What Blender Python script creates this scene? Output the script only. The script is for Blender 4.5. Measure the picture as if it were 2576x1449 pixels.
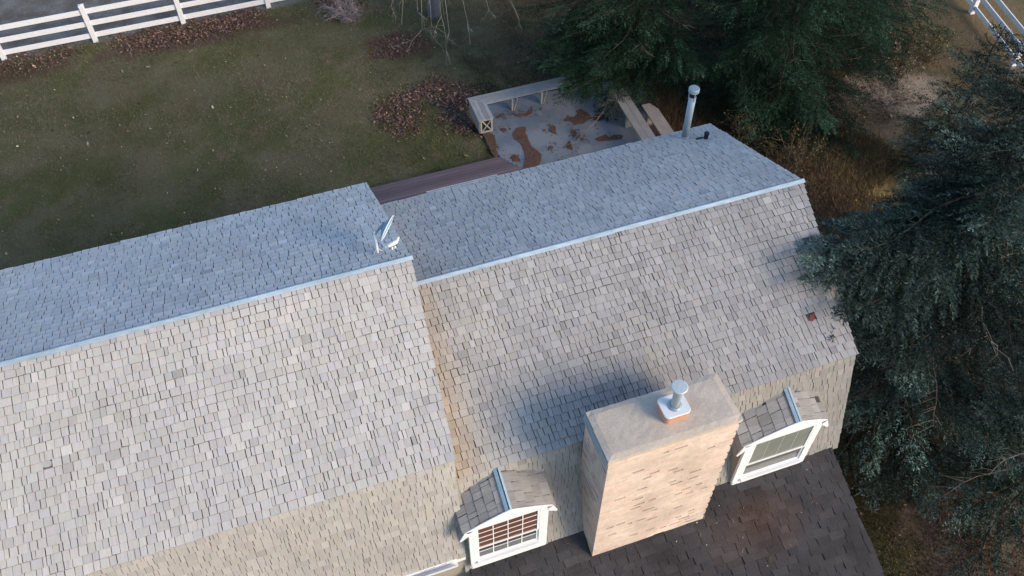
import bpy, math, random
import numpy as np
from mathutils import Vector, Matrix

for o in list(bpy.data.objects): bpy.data.objects.remove(o)
scene = bpy.context.scene
COL = scene.collection
R = math.radians

# ------------------------------------------------------------------ camera
CAM_H = 15.7
PITCH = R(51.874)      # below the horizon
YAW = R(-19.161)
FPX = 2298.0           # focal length in pixels of a 2576 px wide picture
cam_d = bpy.data.cameras.new('camera')
cam_d.sensor_width = 36.0
cam_d.lens = 36.0 * FPX / 2576.0
cam_d.clip_start = 0.1
cam_d.clip_end = 600
cam = bpy.data.objects.new('camera', cam_d)
COL.objects.link(cam)
cam.location = (0, 0, CAM_H)
cam.rotation_euler = (math.pi/2 - PITCH, 0, YAW)
scene.camera = cam

# ------------------------------------------------------------------ light
SUN_EL, SUN_AZ = R(25), R(-47)          # azimuth counted from +X towards +Y: front right of the house
sdir = Vector((math.cos(SUN_EL)*math.cos(SUN_AZ), math.cos(SUN_EL)*math.sin(SUN_AZ), math.sin(SUN_EL)))
w = bpy.data.worlds.new('World'); scene.world = w; w.use_nodes = True
nt = w.node_tree; nt.nodes.clear()
sky = nt.nodes.new('ShaderNodeTexSky'); sky.sky_type = 'NISHITA'; sky.sun_disc = False
sky.sun_elevation = SUN_EL
sky.sun_rotation = math.atan2(sdir.x, sdir.y)
sky.air_density = 1.0; sky.dust_density = 0.6; sky.ozone_density = 1.6
bg = nt.nodes.new('ShaderNodeBackground'); bg.inputs['Strength'].default_value = 0.15
wo = nt.nodes.new('ShaderNodeOutputWorld')
nt.links.new(sky.outputs[0], bg.inputs['Color']); nt.links.new(bg.outputs[0], wo.inputs[0])
sun_d = bpy.data.lights.new('sun', 'SUN'); sun_d.energy = 2.2; sun_d.angle = R(24); sun_d.color = (1.0, 0.80, 0.60)
sun = bpy.data.objects.new('sun', sun_d); COL.objects.link(sun)
sun.rotation_euler = sdir.to_track_quat('Z', 'Y').to_euler()
sun.location = (20, -30, 40)

scene.render.engine = 'CYCLES'
scene.view_settings.view_transform = 'Standard'
scene.view_settings.look = 'None'
scene.view_settings.gamma = 1
scene.view_settings.exposure = 0.80
scene.render.resolution_x = 1024; scene.render.resolution_y = 576

# ------------------------------------------------------------------ pixel -> ray (2576 x 1449 picture)
def ray(px, py):
    r, u, f = px-1288.0, -(py-724.5), FPX
    yh = f*math.cos(PITCH)+u*math.sin(PITCH); z = -f*math.sin(PITCH)+u*math.cos(PITCH)
    c, s = math.cos(YAW), math.sin(YAW)
    return np.array([r*c-yh*s, r*s+yh*c, z])
def atz(px, py, z=0.0):
    v = ray(px, py); P = v*((z-CAM_H)/v[2]); P[2] += CAM_H; return P
def aty(px, py, Y):
    v = ray(px, py); P = v*(Y/v[1]); P[2] += CAM_H; return P
def project(P):
    P = np.asarray(P, float)-np.array([0, 0, CAM_H]); c, s = math.cos(YAW), math.sin(YAW)
    xr = P[..., 0]*c+P[..., 1]*s; yh = -P[..., 0]*s+P[..., 1]*c; z = P[..., 2]
    fw = yh*math.cos(PITCH)-z*math.sin(PITCH); up = yh*math.sin(PITCH)+z*math.cos(PITCH)
    return np.stack([1288+FPX*xr/fw, 724.5-FPX*up/fw, fw], -1)

# ------------------------------------------------------------------ mesh helpers
class MB:
    def __init__(s): s.v = []; s.f = []; s.c = []; s.n = 0
    def add(s, verts, faces, col=None):
        verts = np.asarray(verts, float).reshape(-1, 3)
        s.v.append(verts)
        s.f.extend([tuple(i+s.n for i in f) for f in faces])
        c = np.ones((len(verts), 4)); 
        if col is not None:
            col = np.asarray(col, float)
            c[:, :3] = col[..., :3]
        s.c.append(c); s.n += len(verts)
        return s
    def box(s, a, b, col=None):
        x0, y0, z0 = a; x1, y1, z1 = b
        v = [(x0,y0,z0),(x1,y0,z0),(x1,y1,z0),(x0,y1,z0),(x0,y0,z1),(x1,y0,z1),(x1,y1,z1),(x0,y1,z1)]
        return s.add(v, BOXF, col)
    def obox(s, o, ax, ay, az, col=None):
        """box from corner o with edge vectors ax, ay, az"""
        o, ax, ay, az = map(lambda q: np.asarray(q, float), (o, ax, ay, az))
        v = [o, o+ax, o+ax+ay, o+ay, o+az, o+ax+az, o+ax+ay+az, o+ay+az]
        return s.add(v, BOXF, col)
    def tube(s, pts, rad, n=6, cap=True, col=None):
        pts = np.asarray(pts, float); m = len(pts)
        rad = np.broadcast_to(np.asarray(rad, float), (m,))
        t = np.gradient(pts, axis=0); t /= np.linalg.norm(t, axis=1)[:, None]+1e-9
        up = np.array([0.13, 0.21, 1.0]); 
        a = np.cross(t, up); bad = np.linalg.norm(a, axis=1) < 0.25
        a[bad] = np.cross(t[bad], np.array([1.0, 0.1, 0]))
        a /= np.linalg.norm(a, axis=1)[:, None]; b = np.cross(t, a)
        an = np.arange(n)*2*math.pi/n
        ring = pts[:, None, :]+rad[:, None, None]*(np.cos(an)[None, :, None]*a[:, None, :]+np.sin(an)[None, :, None]*b[:, None, :])
        f = []
        for i in range(m-1):
            for j in range(n):
                k = (j+1) % n
                f.append((i*n+j, i*n+k, (i+1)*n+k, (i+1)*n+j))
        if cap: f.append(tuple(range(n-1, -1, -1))); f.append(tuple((m-1)*n+j for j in range(n)))
        return s.add(ring.reshape(-1, 3), f, col)
    def lathe(s, o, prof, n=20, col=None, axis=(0, 0, 1), xax=(1, 0, 0)):
        """prof: list of (radius, height)"""
        o = np.asarray(o, float); az = np.asarray(axis, float); az /= np.linalg.norm(az)
        ax = np.asarray(xax, float); ax = ax-az*ax.dot(az); ax /= np.linalg.norm(ax); ay = np.cross(az, ax)
        v = []; f = []
        for r_, h in prof:
            for j in range(n):
                q = 2*math.pi*j/n
                v.append(o+az*h+ax*r_*math.cos(q)+ay*r_*math.sin(q))
        for i in range(len(prof)-1):
            for j in range(n):
                k = (j+1) % n; f.append((i*n+j, i*n+k, (i+1)*n+k, (i+1)*n+j))
        f.append(tuple(range(n-1, -1, -1))); f.append(tuple((len(prof)-1)*n+j for j in range(n)))
        return s.add(v, f, col)
    def prism(s, poly, ext, col=None):
        """poly: 3D points in order, ext: extrusion vector"""
        p = np.asarray(poly, float); n = len(p); e = np.asarray(ext, float)
        f = [tuple(range(n-1, -1, -1)), tuple(range(n, 2*n))]
        for i in range(n): j = (i+1) % n; f.append((i, j, n+j, n+i))
        return s.add(np.vstack([p, p+e]), f, col)
SHF = [(4,5,7,6),(6,7,9,8),(8,9,11,10),(12,13,14,15),(0,4,6,8,10,3),(1,2,11,9,7,5),(3,2,1,0),(0,1,5,4)]
BOXF = [(3,2,1,0),(4,5,6,7),(0,1,5,4),(1,2,6,5),(2,3,7,6),(3,0,4,7)]
ORG = {}
def mesh_from(name, verts, faces, cols=None):
    me = bpy.data.meshes.new(name)
    me.from_pydata([tuple(v) for v in verts], [], faces)
    if cols is not None:
        at = me.color_attributes.new('Col', 'FLOAT_COLOR', 'POINT')
        at.data.foreach_set('color', np.asarray(cols, np.float32).ravel())
    return me
def tri_mesh(name, V, C):
    """V: (n,3,3) triangles, C: (n,3) colours or (n,3,3)"""
    n = len(V); me = bpy.data.meshes.new(name)
    me.vertices.add(n*3); me.vertices.foreach_set('co', np.ascontiguousarray(V, np.float32).ravel())
    me.loops.add(n*3); me.loops.foreach_set('vertex_index', np.arange(n*3, dtype=np.int32))
    me.polygons.add(n); me.polygons.foreach_set('loop_start', np.arange(0, n*3, 3, dtype=np.int32))
    c = np.ones((n, 3, 4), np.float32); C = np.asarray(C, np.float32)
    c[..., :3] = C if C.ndim == 3 else C[:, None, :]
    at = me.color_attributes.new('Col', 'FLOAT_COLOR', 'POINT'); at.data.foreach_set('color', c.ravel())
    me.update(calc_edges=True); me.validate()
    return me
def place(name, me, mat, parent=None, org=None):
    if me.users == 0 and mat is not None and len(me.materials) == 0: me.materials.append(mat)
    o = bpy.data.objects.new(name, me); COL.objects.link(o)
    if parent is not None: o.parent = parent; ORG[o] = ORG[parent]
    elif org is not None: o.location = org; ORG[o] = np.asarray(org, float)
    else: ORG[o] = np.zeros(3)
    return o
def build(mb, name, mat, parent=None, org=None, smooth=False, bevel=0):
    base = ORG[parent] if parent is not None else (np.asarray(org, float) if org is not None else np.zeros(3))
    me = mesh_from(name, np.vstack(mb.v)-base, mb.f, np.vstack(mb.c))
    if smooth:
        me.polygons.foreach_set('use_smooth', [True]*len(me.polygons))
    o = place(name, me, mat, parent, org)
    if bevel:
        m = o.modifiers.new('bevel', 'BEVEL'); m.width = bevel; m.segments = 2; m.limit_method = 'ANGLE'
    return o
def build_tris(V, C, name, mat, parent=None, org=None):
    base = ORG[parent] if parent is not None else (np.asarray(org, float) if org is not None else np.zeros(3))
    return place(name, tri_mesh(name, np.asarray(V)-base, C), mat, parent, org)
def thing(name, label, cat, loc, group=None):
    o = bpy.data.objects.new(name, None); COL.objects.link(o); o.location = loc; o.empty_display_size = 0.2
    ORG[o] = np.asarray(loc, float); tag(o, label, cat, group); return o
def tag(o, label=None, cat=None, group=None, kind=None):
    if label: o['label'] = label
    if cat: o['category'] = cat
    if group: o['group'] = group
    if kind: o['kind'] = kind
    return o

# ------------------------------------------------------------------ materials
def new_mat(name):
    m = bpy.data.materials.new(name); m.use_nodes = True
    t = m.node_tree; b = t.nodes['Principled BSDF']; return m, t, b
def N(t, typ, **kw):
    n = t.nodes.new(typ)
    for k, v in kw.items():
        if k in n.inputs.keys() if hasattr(n.inputs, 'keys') else False: n.inputs[k].default_value = v
        else: setattr(n, k, v)
    return n
def col_mat(name, base=(1, 1, 1), rough=0.85, scale=(30, 30, 30), amount=0.25, use_col=True, bump=0.0, bscale=None,
            metallic=0.0, spec=0.3, detail=6, big=0.0, bigscale=0.8, coord='Object'):
    """vertex colour * base * noise, optional fine bump"""
    m, t, b = new_mat(name); L = t.links.new
    tc = t.nodes.new('ShaderNodeTexCoord'); mp = t.nodes.new('ShaderNodeMapping'); mp.inputs['Scale'].default_value = scale
    L(tc.outputs[coord], mp.inputs['Vector'])
    nz = t.nodes.new('ShaderNodeTexNoise'); nz.inputs['Scale'].default_value = 1.0; nz.inputs['Detail'].default_value = detail
    nz.inputs['Roughness'].default_value = 0.65
    L(mp.outputs[0], nz.inputs['Vector'])
    mr = t.nodes.new('ShaderNodeMapRange'); mr.inputs['From Min'].default_value = 0.25; mr.inputs['From Max'].default_value = 0.75
    mr.inputs['To Min'].default_value = 1-amount; mr.inputs['To Max'].default_value = 1+amount
    L(nz.outputs['Fac'], mr.inputs['Value'])
    fac = mr.outputs[0]
    if big:
        n2 = t.nodes.new('ShaderNodeTexNoise'); n2.inputs['Scale'].default_value = bigscale; n2.inputs['Detail'].default_value = 4
        L(tc.outputs[coord], n2.inputs['Vector'])
        m2 = t.nodes.new('ShaderNodeMapRange'); m2.inputs['From Min'].default_value = 0.3; m2.inputs['From Max'].default_value = 0.7
        m2.inputs['To Min'].default_value = 1-big; m2.inputs['To Max'].default_value = 1+big
        L(n2.outputs['Fac'], m2.inputs['Value'])
        mm = t.nodes.new('ShaderNodeMath'); mm.operation = 'MULTIPLY'; L(fac, mm.inputs[0]); L(m2.outputs[0], mm.inputs[1]); fac = mm.outputs[0]
    vm = t.nodes.new('ShaderNodeVectorMath'); vm.operation = 'SCALE'
    if use_col:
        at = t.nodes.new('ShaderNodeAttribute'); at.attribute_name = 'Col'
        mu = t.nodes.new('ShaderNodeVectorMath'); mu.operation = 'MULTIPLY'; mu.inputs[1].default_value = base
        L(at.outputs['Color'], mu.inputs[0]); L(mu.outputs[0], vm.inputs[0])
    else: vm.inputs[0].default_value = base
    L(fac, vm.inputs['Scale']); L(vm.outputs[0], b.inputs['Base Color'])
    b.inputs['Roughness'].default_value = rough; b.inputs['Metallic'].default_value = metallic
    b.inputs['Specular IOR Level'].default_value = spec
    if bump:
        bp = t.nodes.new('ShaderNodeBump'); bp.inputs['Strength'].default_value = bump; bp.inputs['Distance'].default_value = 0.01
        L(nz.outputs['Fac'], bp.inputs['Height']); L(bp.outputs[0], b.inputs['Normal'])
    return m
M = {}
M['shake'] = col_mat('weathered_cedar', rough=0.9, scale=(60, 6, 6), amount=0.10, bump=0.3, big=0.07, bigscale=1.1, spec=0.15)
M['shake_y'] = col_mat('weathered_cedar_dormer', rough=0.9, scale=(7, 70, 7), amount=0.18, bump=0.35, big=0.10, bigscale=2.0, spec=0.15)
M['deck_under'] = col_mat('roof_underlay', (0.06, 0.05, 0.045), use_col=False, amount=0.3)
M['asphalt'] = col_mat('asphalt_shingle', rough=0.95, scale=(90, 90, 90), amount=0.5, bump=0.6, big=0.3, bigscale=1.6, spec=0.2)
M['metal_blue'] = col_mat('ridge_metal', (0.35, 0.44, 0.51), use_col=False, rough=0.6, scale=(6, 30, 30), amount=0.25, metallic=0.15, big=0.15, spec=0.5)
M['metal_deep'] = col_mat('dormer_ridge_metal', (0.26, 0.38, 0.47), use_col=False, rough=0.5, scale=(20, 20, 20), amount=0.2, metallic=0.15)
M['galv'] = col_mat('galvanised_steel', (0.27, 0.34, 0.39), use_col=False, rough=0.5, scale=(25, 25, 8), amount=0.25, metallic=0.2, spec=0.5)
M['white'] = col_mat('white_paint', (0.80, 0.80, 0.80), use_col=False, rough=0.5, scale=(8, 8, 8), amount=0.05, spec=0.4)
M['grille'] = col_mat('dull_grille', (0.36, 0.37, 0.34), use_col=False, rough=0.5, amount=0.1)
M['vinyl'] = col_mat('white_vinyl', (0.80, 0.81, 0.82), use_col=False, rough=0.4, scale=(5, 5, 5), amount=0.04, spec=0.45)
M['dish'] = col_mat('dish_enamel', (0.72, 0.74, 0.75), use_col=False, rough=0.4, scale=(9, 9, 9), amount=0.08)
M['cap'] = col_mat('dull_cap_metal', (0.50, 0.57, 0.60), use_col=False, rough=0.5, scale=(25, 25, 25), amount=0.15, metallic=0.2)
M['dish_face'] = col_mat('dish_blue_grey', (0.20, 0.33, 0.42), use_col=False, rough=0.45, scale=(9, 9, 9), amount=0.12)
M['black'] = col_mat('black_rubber', (0.012, 0.012, 0.014), use_col=False, rough=0.6, amount=0.2)
M['brick'] = col_mat('washed_brick', rough=0.92, scale=(16, 16, 16), amount=0.09, bump=0.3, big=0.17, bigscale=2.0, spec=0.15)
M['mortar_old'] = col_mat('old_mortar', (0.17, 0.036, 0.020), use_col=False, rough=0.95, amount=0.35)
M['concrete'] = col_mat('chimney_wash', (0.50, 0.435, 0.36), use_col=False, rough=0.9, scale=(40, 40, 40), amount=0.14, bump=0.35, big=0.10, bigscale=2.5, spec=0.2)
M['clay'] = col_mat('clay_flue', (0.50, 0.27, 0.18), use_col=False, rough=0.7, scale=(12, 12, 12), amount=0.12)
M['wood_grey'] = col_mat('grey_bench_wood', rough=0.8, scale=(3, 3, 40), amount=0.2, spec=0.25, bump=0.2)
M['deck'] = col_mat('stained_deck', rough=0.75, scale=(3, 50, 50), amount=0.25, spec=0.25, bump=0.2)
M['bark'] = col_mat('bark', rough=0.95, scale=(20, 20, 5), amount=0.35, bump=0.6, spec=0.1)
M['needle'] = col_mat('spruce_needles', rough=0.8, scale=(2, 2, 2), amount=0.18, spec=0.06, big=0.25, bigscale=0.9)
M['leaf'] = col_mat('dry_leaves', rough=0.85, scale=(9, 9, 9), amount=0.2, spec=0.2)
M['blade'] = col_mat('grass_blades', rough=0.8, scale=(2, 2, 2), amount=0.2, spec=0.2)
M['siding'] = col_mat('siding', (0.30, 0.27, 0.22), use_col=False, rough=0.9, scale=(4, 4, 30), amount=0.2)
M['rust'] = col_mat('bare_rusty_earth', (0.105, 0.060, 0.043), use_col=False, rough=0.9, scale=(14, 14, 14), amount=0.3, bump=0.4)
def glass_mat(name, base, rough=0.06):
    m, t, b = new_mat(name); L = t.links.new
    tc = t.nodes.new('ShaderNodeTexCoord'); nz = t.nodes.new('ShaderNodeTexNoise'); nz.inputs['Scale'].default_value = 3.0
    L(tc.outputs['Object'], nz.inputs['Vector'])
    mx = t.nodes.new('ShaderNodeMix'); mx.data_type = 'RGBA'
    mx.inputs['A'].default_value = (*[c*0.75 for c in base], 1); mx.inputs['B'].default_value = (*[c*1.3 for c in base], 1)
    L(nz.outputs['Fac'], mx.inputs['Factor']); L(mx.outputs['Result'], b.inputs['Base Color'])
    b.inputs['Roughness'].default_value = rough; b.inputs['Specular IOR Level'].default_value = 0.6
    return m
M['glass_brown'] = glass_mat('glass_before_brown_blind', (0.125, 0.055, 0.036))
M['glass_grey'] = glass_mat('glass_grey_reflection', (0.21, 0.225, 0.20))  # grey-green reflection painted into the pane's base colour
M['glass_screen'] = glass_mat('glass_before_dark_screen', (0.13, 0.135, 0.13))
M['glass_dark'] = glass_mat('dark_glass', (0.06, 0.06, 0.06))
def noise_fac(t, vec, scale, detail=4, rough=0.6):
    n = t.nodes.new('ShaderNodeTexNoise'); n.inputs['Scale'].default_value = scale; n.inputs['Detail'].default_value = detail
    n.inputs['Roughness'].default_value = rough; t.links.new(vec, n.inputs['Vector']); return n.outputs['Fac']
def maprange(t, v, a, b, c=0.0, d=1.0, smooth=True):
    n = t.nodes.new('ShaderNodeMapRange'); n.interpolation_type = 'SMOOTHSTEP' if smooth else 'LINEAR'
    for k, q in zip(('From Min', 'From Max', 'To Min', 'To Max'), (a, b, c, d)): n.inputs[k].default_value = q
    t.links.new(v, n.inputs['Value']); return n.outputs[0]
def mixc(t, fac, a, b):
    n = t.nodes.new('ShaderNodeMix'); n.data_type = 'RGBA'
    for k, q in (('A', a), ('B', b)):
        if isinstance(q, tuple): n.inputs[k].default_value = (*q, 1)
        else: t.links.new(q, n.inputs[k])
    if isinstance(fac, float): n.inputs['Factor'].default_value = fac
    else: t.links.new(fac, n.inputs['Factor'])
    return n.outputs['Result']
def math_(t, op, a, b):
    n = t.nodes.new('ShaderNodeMath'); n.operation = op
    for i, q in enumerate((a, b)):
        if isinstance(q, (int, float)): n.inputs[i].default_value = q
        else: t.links.new(q, n.inputs[i])
    return n.outputs[0]
def ellipse(t, pos, wob, c, r, edge=0.35):
    s = t.nodes.new('ShaderNodeVectorMath'); s.operation = 'SUBTRACT'; t.links.new(pos, s.inputs[0]); s.inputs[1].default_value = (c[0], c[1], 0)
    d = t.nodes.new('ShaderNodeVectorMath'); d.operation = 'MULTIPLY'; t.links.new(s.outputs[0], d.inputs[0]); d.inputs[1].default_value = (1/r[0], 1/r[1], 0)
    l = t.nodes.new('ShaderNodeVectorMath'); l.operation = 'LENGTH'; t.links.new(d.outputs[0], l.inputs[0])
    v = math_(t, 'ADD', l.outputs['Value'], wob)
    return maprange(t, v, 1-edge, 1+edge, 1.0, 0.0)
def ground_material():
    m, t, b = new_mat('lawn_and_litter'); L = t.links.new
    g = t.nodes.new('ShaderNodeNewGeometry'); pos = g.outputs['Position']
    n1 = noise_fac(t, pos, 0.45, 5); n2 = noise_fac(t, pos, 1.7, 5); n3 = noise_fac(t, pos, 9.0, 6, 0.7); n4 = noise_fac(t, pos, 45.0, 4, 0.7)
    wob = maprange(t, n2, 0.3, 0.7, -0.45, 0.45, False)
    c = mixc(t, maprange(t, n1, 0.38, 0.62), (0.039, 0.041, 0.016), (0.061, 0.054, 0.031))
    c = mixc(t, maprange(t, n2, 0.48, 0.72), c, (0.062, 0.050, 0.030))
    c = mixc(t, maprange(t, noise_fac(t, pos, 0.9, 3), 0.50, 0.80), c, (0.064, 0.058, 0.036))
    # paddock beyond the fence
    sx = t.nodes.new('ShaderNodeSeparateXYZ'); L(pos, sx.inputs[0])
    far = maprange(t, math_(t, 'ADD', sx.outputs['Y'], math_(t, 'MULTIPLY', wob, 0.6)), 23.4, 24.0)
    c = mixc(t, far, c, mixc(t, maprange(t, n2, 0.35, 0.65), (0.055, 0.050, 0.045), (0.085, 0.083, 0.080)))
    # brown needle litter under the spruces; right of the house darkened by painted tree shade
    for cc, rr, col in [((12.5, 11.0), (5.2, 5.5), (0.024, 0.017, 0.009)), ((10.4, 6.0), (4.2, 3.6), (0.014, 0.010, 0.006)), ((9.2, 3.0), (1.9, 1.7), (0.030, 0.024, 0.012)),
                        ((12.0, 17.5), (6.5, 4.0), (0.016, 0.012, 0.007)), ((9.6, 2.9), (1.6, 1.4), (0.085, 0.060, 0.042)),
                        ((14.6, 12.9), (1.9, 1.3), (0.050, 0.040, 0.022)), ((15.6, 14.4), (1.5, 0.9), (0.150, 0.125, 0.098)), ((13.9, 13.5), (1.3, 0.8), (0.105, 0.082, 0.050)),
                        ((19.4, 15.0), (2.0, 4.5), (0.075, 0.055, 0.03)), ((13.0, 12.2), (1.2, 1.0), (0.095, 0.074, 0.030)),
                        ((12.3, 10.8), (0.9, 1.1), (0.06, 0.042, 0.018)), ((8.0, 3.2), (0.8, 1.6), (0.030, 0.028, 0.012)),
                        ((-1.2, 22.9), (2.6, 0.4), (0.045, 0.030, 0.022)), ((-6.2, 22.9), (1.8, 0.4), (0.045, 0.030, 0.022)),
                        ((3.9, 20.75), (0.9, 0.6), (0.05, 0.028, 0.02)), ((8.2, 20.6), (2.0, 2.6), (0.060, 0.046, 0.026))]:
        c = mixc(t, ellipse(t, pos, wob, cc, rr), c, col)
    c = mixc(t, maprange(t, n3, 0.55, 0.85, 0.0, 0.6), c, (0.018, 0.016, 0.010))
    sc = t.nodes.new('ShaderNodeVectorMath'); sc.operation = 'SCALE'; L(c, sc.inputs[0]); L(maprange(t, n4, 0.25, 0.75, 1.7, 3.1, False), sc.inputs['Scale'])
    L(sc.outputs[0], b.inputs['Base Color']); b.inputs['Roughness'].default_value = 0.95; b.inputs['Specular IOR Level'].default_value = 0.1
    h = math_(t, 'ADD', n4, math_(t, 'MULTIPLY', n3, 2.0))
    bp = t.nodes.new('ShaderNodeBump'); bp.inputs['Strength'].default_value = 0.8; bp.inputs['Distance'].default_value = 0.03
    L(h, bp.inputs['Height']); L(bp.outputs[0], b.inputs['Normal'])
    return m
M['ground'] = ground_material()
def patio_material():
    m, t, b = new_mat('wet_grey_patio'); L = t.links.new
    g = t.nodes.new('ShaderNodeNewGeometry'); pos = g.outputs['Position']
    n1 = noise_fac(t, pos, 0.8, 4); n2 = noise_fac(t, pos, 3.0, 5); n3 = noise_fac(t, pos, 30.0, 4)
    c = mixc(t, maprange(t, n1, 0.40, 0.60), (0.130, 0.156, 0.190), (0.198, 0.218, 0.245))
    c = mixc(t, maprange(t, n2, 0.58, 0.70, 0, 0.6), c, (0.23, 0.24, 0.255))
    sc = t.nodes.new('ShaderNodeVectorMath'); sc.operation = 'SCALE'; L(c, sc.inputs[0]); L(maprange(t, n3, 0.25, 0.75, 0.9, 1.1, False), sc.inputs['Scale'])
    L(sc.outputs[0], b.inputs['Base Color'])
    L(maprange(t, n1, 0.4, 0.6, 0.30, 0.65), b.inputs['Roughness'])
    b.inputs['Specular IOR Level'].default_value = 0.4
    return m
M['patio'] = patio_material()

# ------------------------------------------------------------------ ground
rng = np.random.default_rng(7); rnd = random.Random(7)
gm = MB(); G0, G1, GN = -14, 30, 44
xs = np.concatenate([[-150, -60], np.linspace(-14, 30, 45), [80, 150]]); ys = np.concatenate([[-150, -60], np.linspace(-10, 40, 51), [90, 180]])
gv = [(x, y, 0.0 if not (-13 < x < 29 and -9 < y < 39) else -0.03*rnd.random()) for y in ys for x in xs]
gf = [(j*len(xs)+i, j*len(xs)+i+1, (j+1)*len(xs)+i+1, (j+1)*len(xs)+i) for j in range(len(ys)-1) for i in range(len(xs)-1)]
gm.add(gv, gf)
ground = build(gm, 'ground', M['ground'], smooth=True); tag(ground, 'dark olive lawn with brown needle litter around the house', None, None, 'structure')

# ------------------------------------------------------------------ house dimensions
YR = 7.21
ZL, ZR = 7.13, 6.61                     # ridge heights of the taller left and lower right wing
W, HH = 2.31, 0.905                     # half width and drop of the upper slopes
LA, LB = 0.43, 1.80                     # run and drop of the steep lower slopes
XL0 = -7.6
house = thing('shingled_house', 'long grey cedar shingled house with a gambrel roof, chimney and two dormers', 'house', (0, YR, 0))

def prof(zr, off):
    """gambrel profile in YZ, moved inwards by off"""
    return [(YR-W-LA+0.12, 0), (YR-W-LA+off*1.0, zr-HH-LB+off*0.2), (YR-W+off*0.7, zr-HH-off*0.8), (YR, zr-off*1.08), (YR+W-off*0.7, zr-HH-off*0.8), (YR+W+LA-off, zr-HH-LB+off*.2), (YR+W+LA-0.12, 0)]
for x0, x1, zr in ((XL0+0.1, 1.0, ZL), (1.001, 6.47, ZR)):
    mb = MB(); mb.prism([(x0, y, z) for y, z in prof(zr, 0.02)], (x1-x0, 0, 0))
    build(mb, 'wall', M['siding'], house)

# ------------------------------------------------------------------ wooden shingles of the main roof
def lerp(a, b, t): return a+(b-a)*t
SH = []      # (verts 8x3, colour, screen size)
def lay_slope(top, bot, xl, xr, expo, colour, seed, skip=(), overhang=0.03, thick=0.013, wmean=0.090):
    """top, bot: (y,z); xl, xr: functions of t=0..1 down the slope"""
    r = random.Random(seed); t_low = abs(bot[1]-top[1]) > 1.2
    d = np.array([0, bot[0]-top[0], bot[1]-top[1]]); Ls = np.linalg.norm(d); d /= Ls
    n = np.cross(np.array([1.0, 0, 0]), d); n = n if n[2] > 0 else -n
    nc = int(round((Ls+overhang)/expo)); e = (Ls+overhang)/nc
    P0 = np.array([0, top[0], top[1]])
    for k in range(nc):
        sb = (k+1)*e; t = min(1, sb/Ls)
        a, b = xl(t), xr(t)
        x = a - r.random()*0.05
        wav = r.uniform(-0.004, 0.004); ph = r.uniform(0, 6)
        first = True
        while x < b-0.015:
            wd = max(0.04, min(0.17, r.gauss(wmean, 0.024)))
            if r.random() < 0.05: wd = max(.034, wd*0.5)
            x1 = min(x+wd, b)
            if b-x1 < 0.03: x1 = b
            gap = r.choice((0.005, 0.006, 0.008, 0.009, 0.011))*(0.75 if t_low else 1)
            xa = max(x, a); xb = x1-gap
            x = x1
            if xb-xa < 0.015: continue
            cx = (xa+xb)/2
            if any((cx-s[0])**2+(sb-e/2-s[1])**2 < s[2]**2 for s in skip): continue
            butt = sb+wav+0.004*math.sin(cx*2.1+ph)+r.uniform(-0.003, 0.004)
            if r.random() < 0.05: butt += r.uniform(-0.006, 0.016)
            th = thick*r.uniform(0.75, 1.35); lift = r.uniform(0, 0.003)+(0.006 if r.random() < 0.06 else 0)
            ta = r.uniform(-0.004, 0.004); sk = r.uniform(-0.003, 0.003)
            upp = sb-e*1.9
            def P(x_, s_, h_): return np.array([x_, 0, 0])+P0+d*s_+n*h_
            hb = 0.005+th+lift
            u0 = max(upp, 0); h1, h2 = hb+r.uniform(-.002, .003), hb+r.uniform(-.002, .003)
            m1, m2 = max(u0+.001, sb-e*1.07), max(u0+.002, sb-e*0.99)
            def hh(s_, h_): return lerp(0.001, h_, (s_-u0)/max(1e-3, butt-u0))
            V = np.array([P(xa, u0, -0.010), P(xb, u0, -0.010), P(xb+sk, butt+ta, 0.003+lift), P(xa+sk, butt-ta, 0.003+lift),
                          P(xa, u0, 0.001), P(xb, u0, 0.001), P(xa, m1, hh(m1, h2)), P(xb, m1, hh(m1, h1)), P(xa, m2, hh(m2, h2)), P(xb, m2, hh(m2, h1)),
                          P(xa+sk, butt-ta, h2), P(xb+sk, butt+ta, h1), P(xa+sk, butt-ta, h2), P(xb+sk, butt+ta, h1), P(xb+sk, butt+ta, 0.001), P(xa+sk, butt-ta, 0.001)])
            st = math.sin(cx*1.7+seed)*math.sin(cx*0.53+2*t+seed)*.5+math.sin(cx*7.3+1.5*math.sin(sb*3.1+seed)+seed)*.35+math.sin(cx*19+math.sin(sb*5)*2)*.25
            c = np.array(colour(cx, t, r)); g = math.exp(r.gauss(0, 0.062 if seed == 12 else 0.048)+0.055*st*(1.25 if seed in (12, 16) else .8))
            c = c*np.array([1, 1-.006*st, 1-.02*st])
            q = r.random()
            if q < 0.015: g *= 0.82
            elif q > 0.98: g *= 1.13
            c = c*g*np.array([1+r.gauss(0, .012), 1, 1+r.gauss(0, .018)])
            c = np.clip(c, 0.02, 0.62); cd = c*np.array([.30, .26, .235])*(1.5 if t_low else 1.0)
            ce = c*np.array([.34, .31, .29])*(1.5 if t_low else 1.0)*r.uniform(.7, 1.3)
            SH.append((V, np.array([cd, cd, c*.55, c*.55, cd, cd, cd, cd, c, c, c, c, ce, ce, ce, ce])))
def mix3(a, b, t): t = max(0, min(1, t)); return tuple(lerp(p, q, t) for p, q in zip(a, b))
def c_left_front(x, t, r):
    base = mix3((0.515, 0.49, 0.455), (0.478, 0.460, 0.430), t*1.6)
    return mix3(base, (0.47, 0.44, 0.40), 0.5*max(0, 1-t*5))
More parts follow.
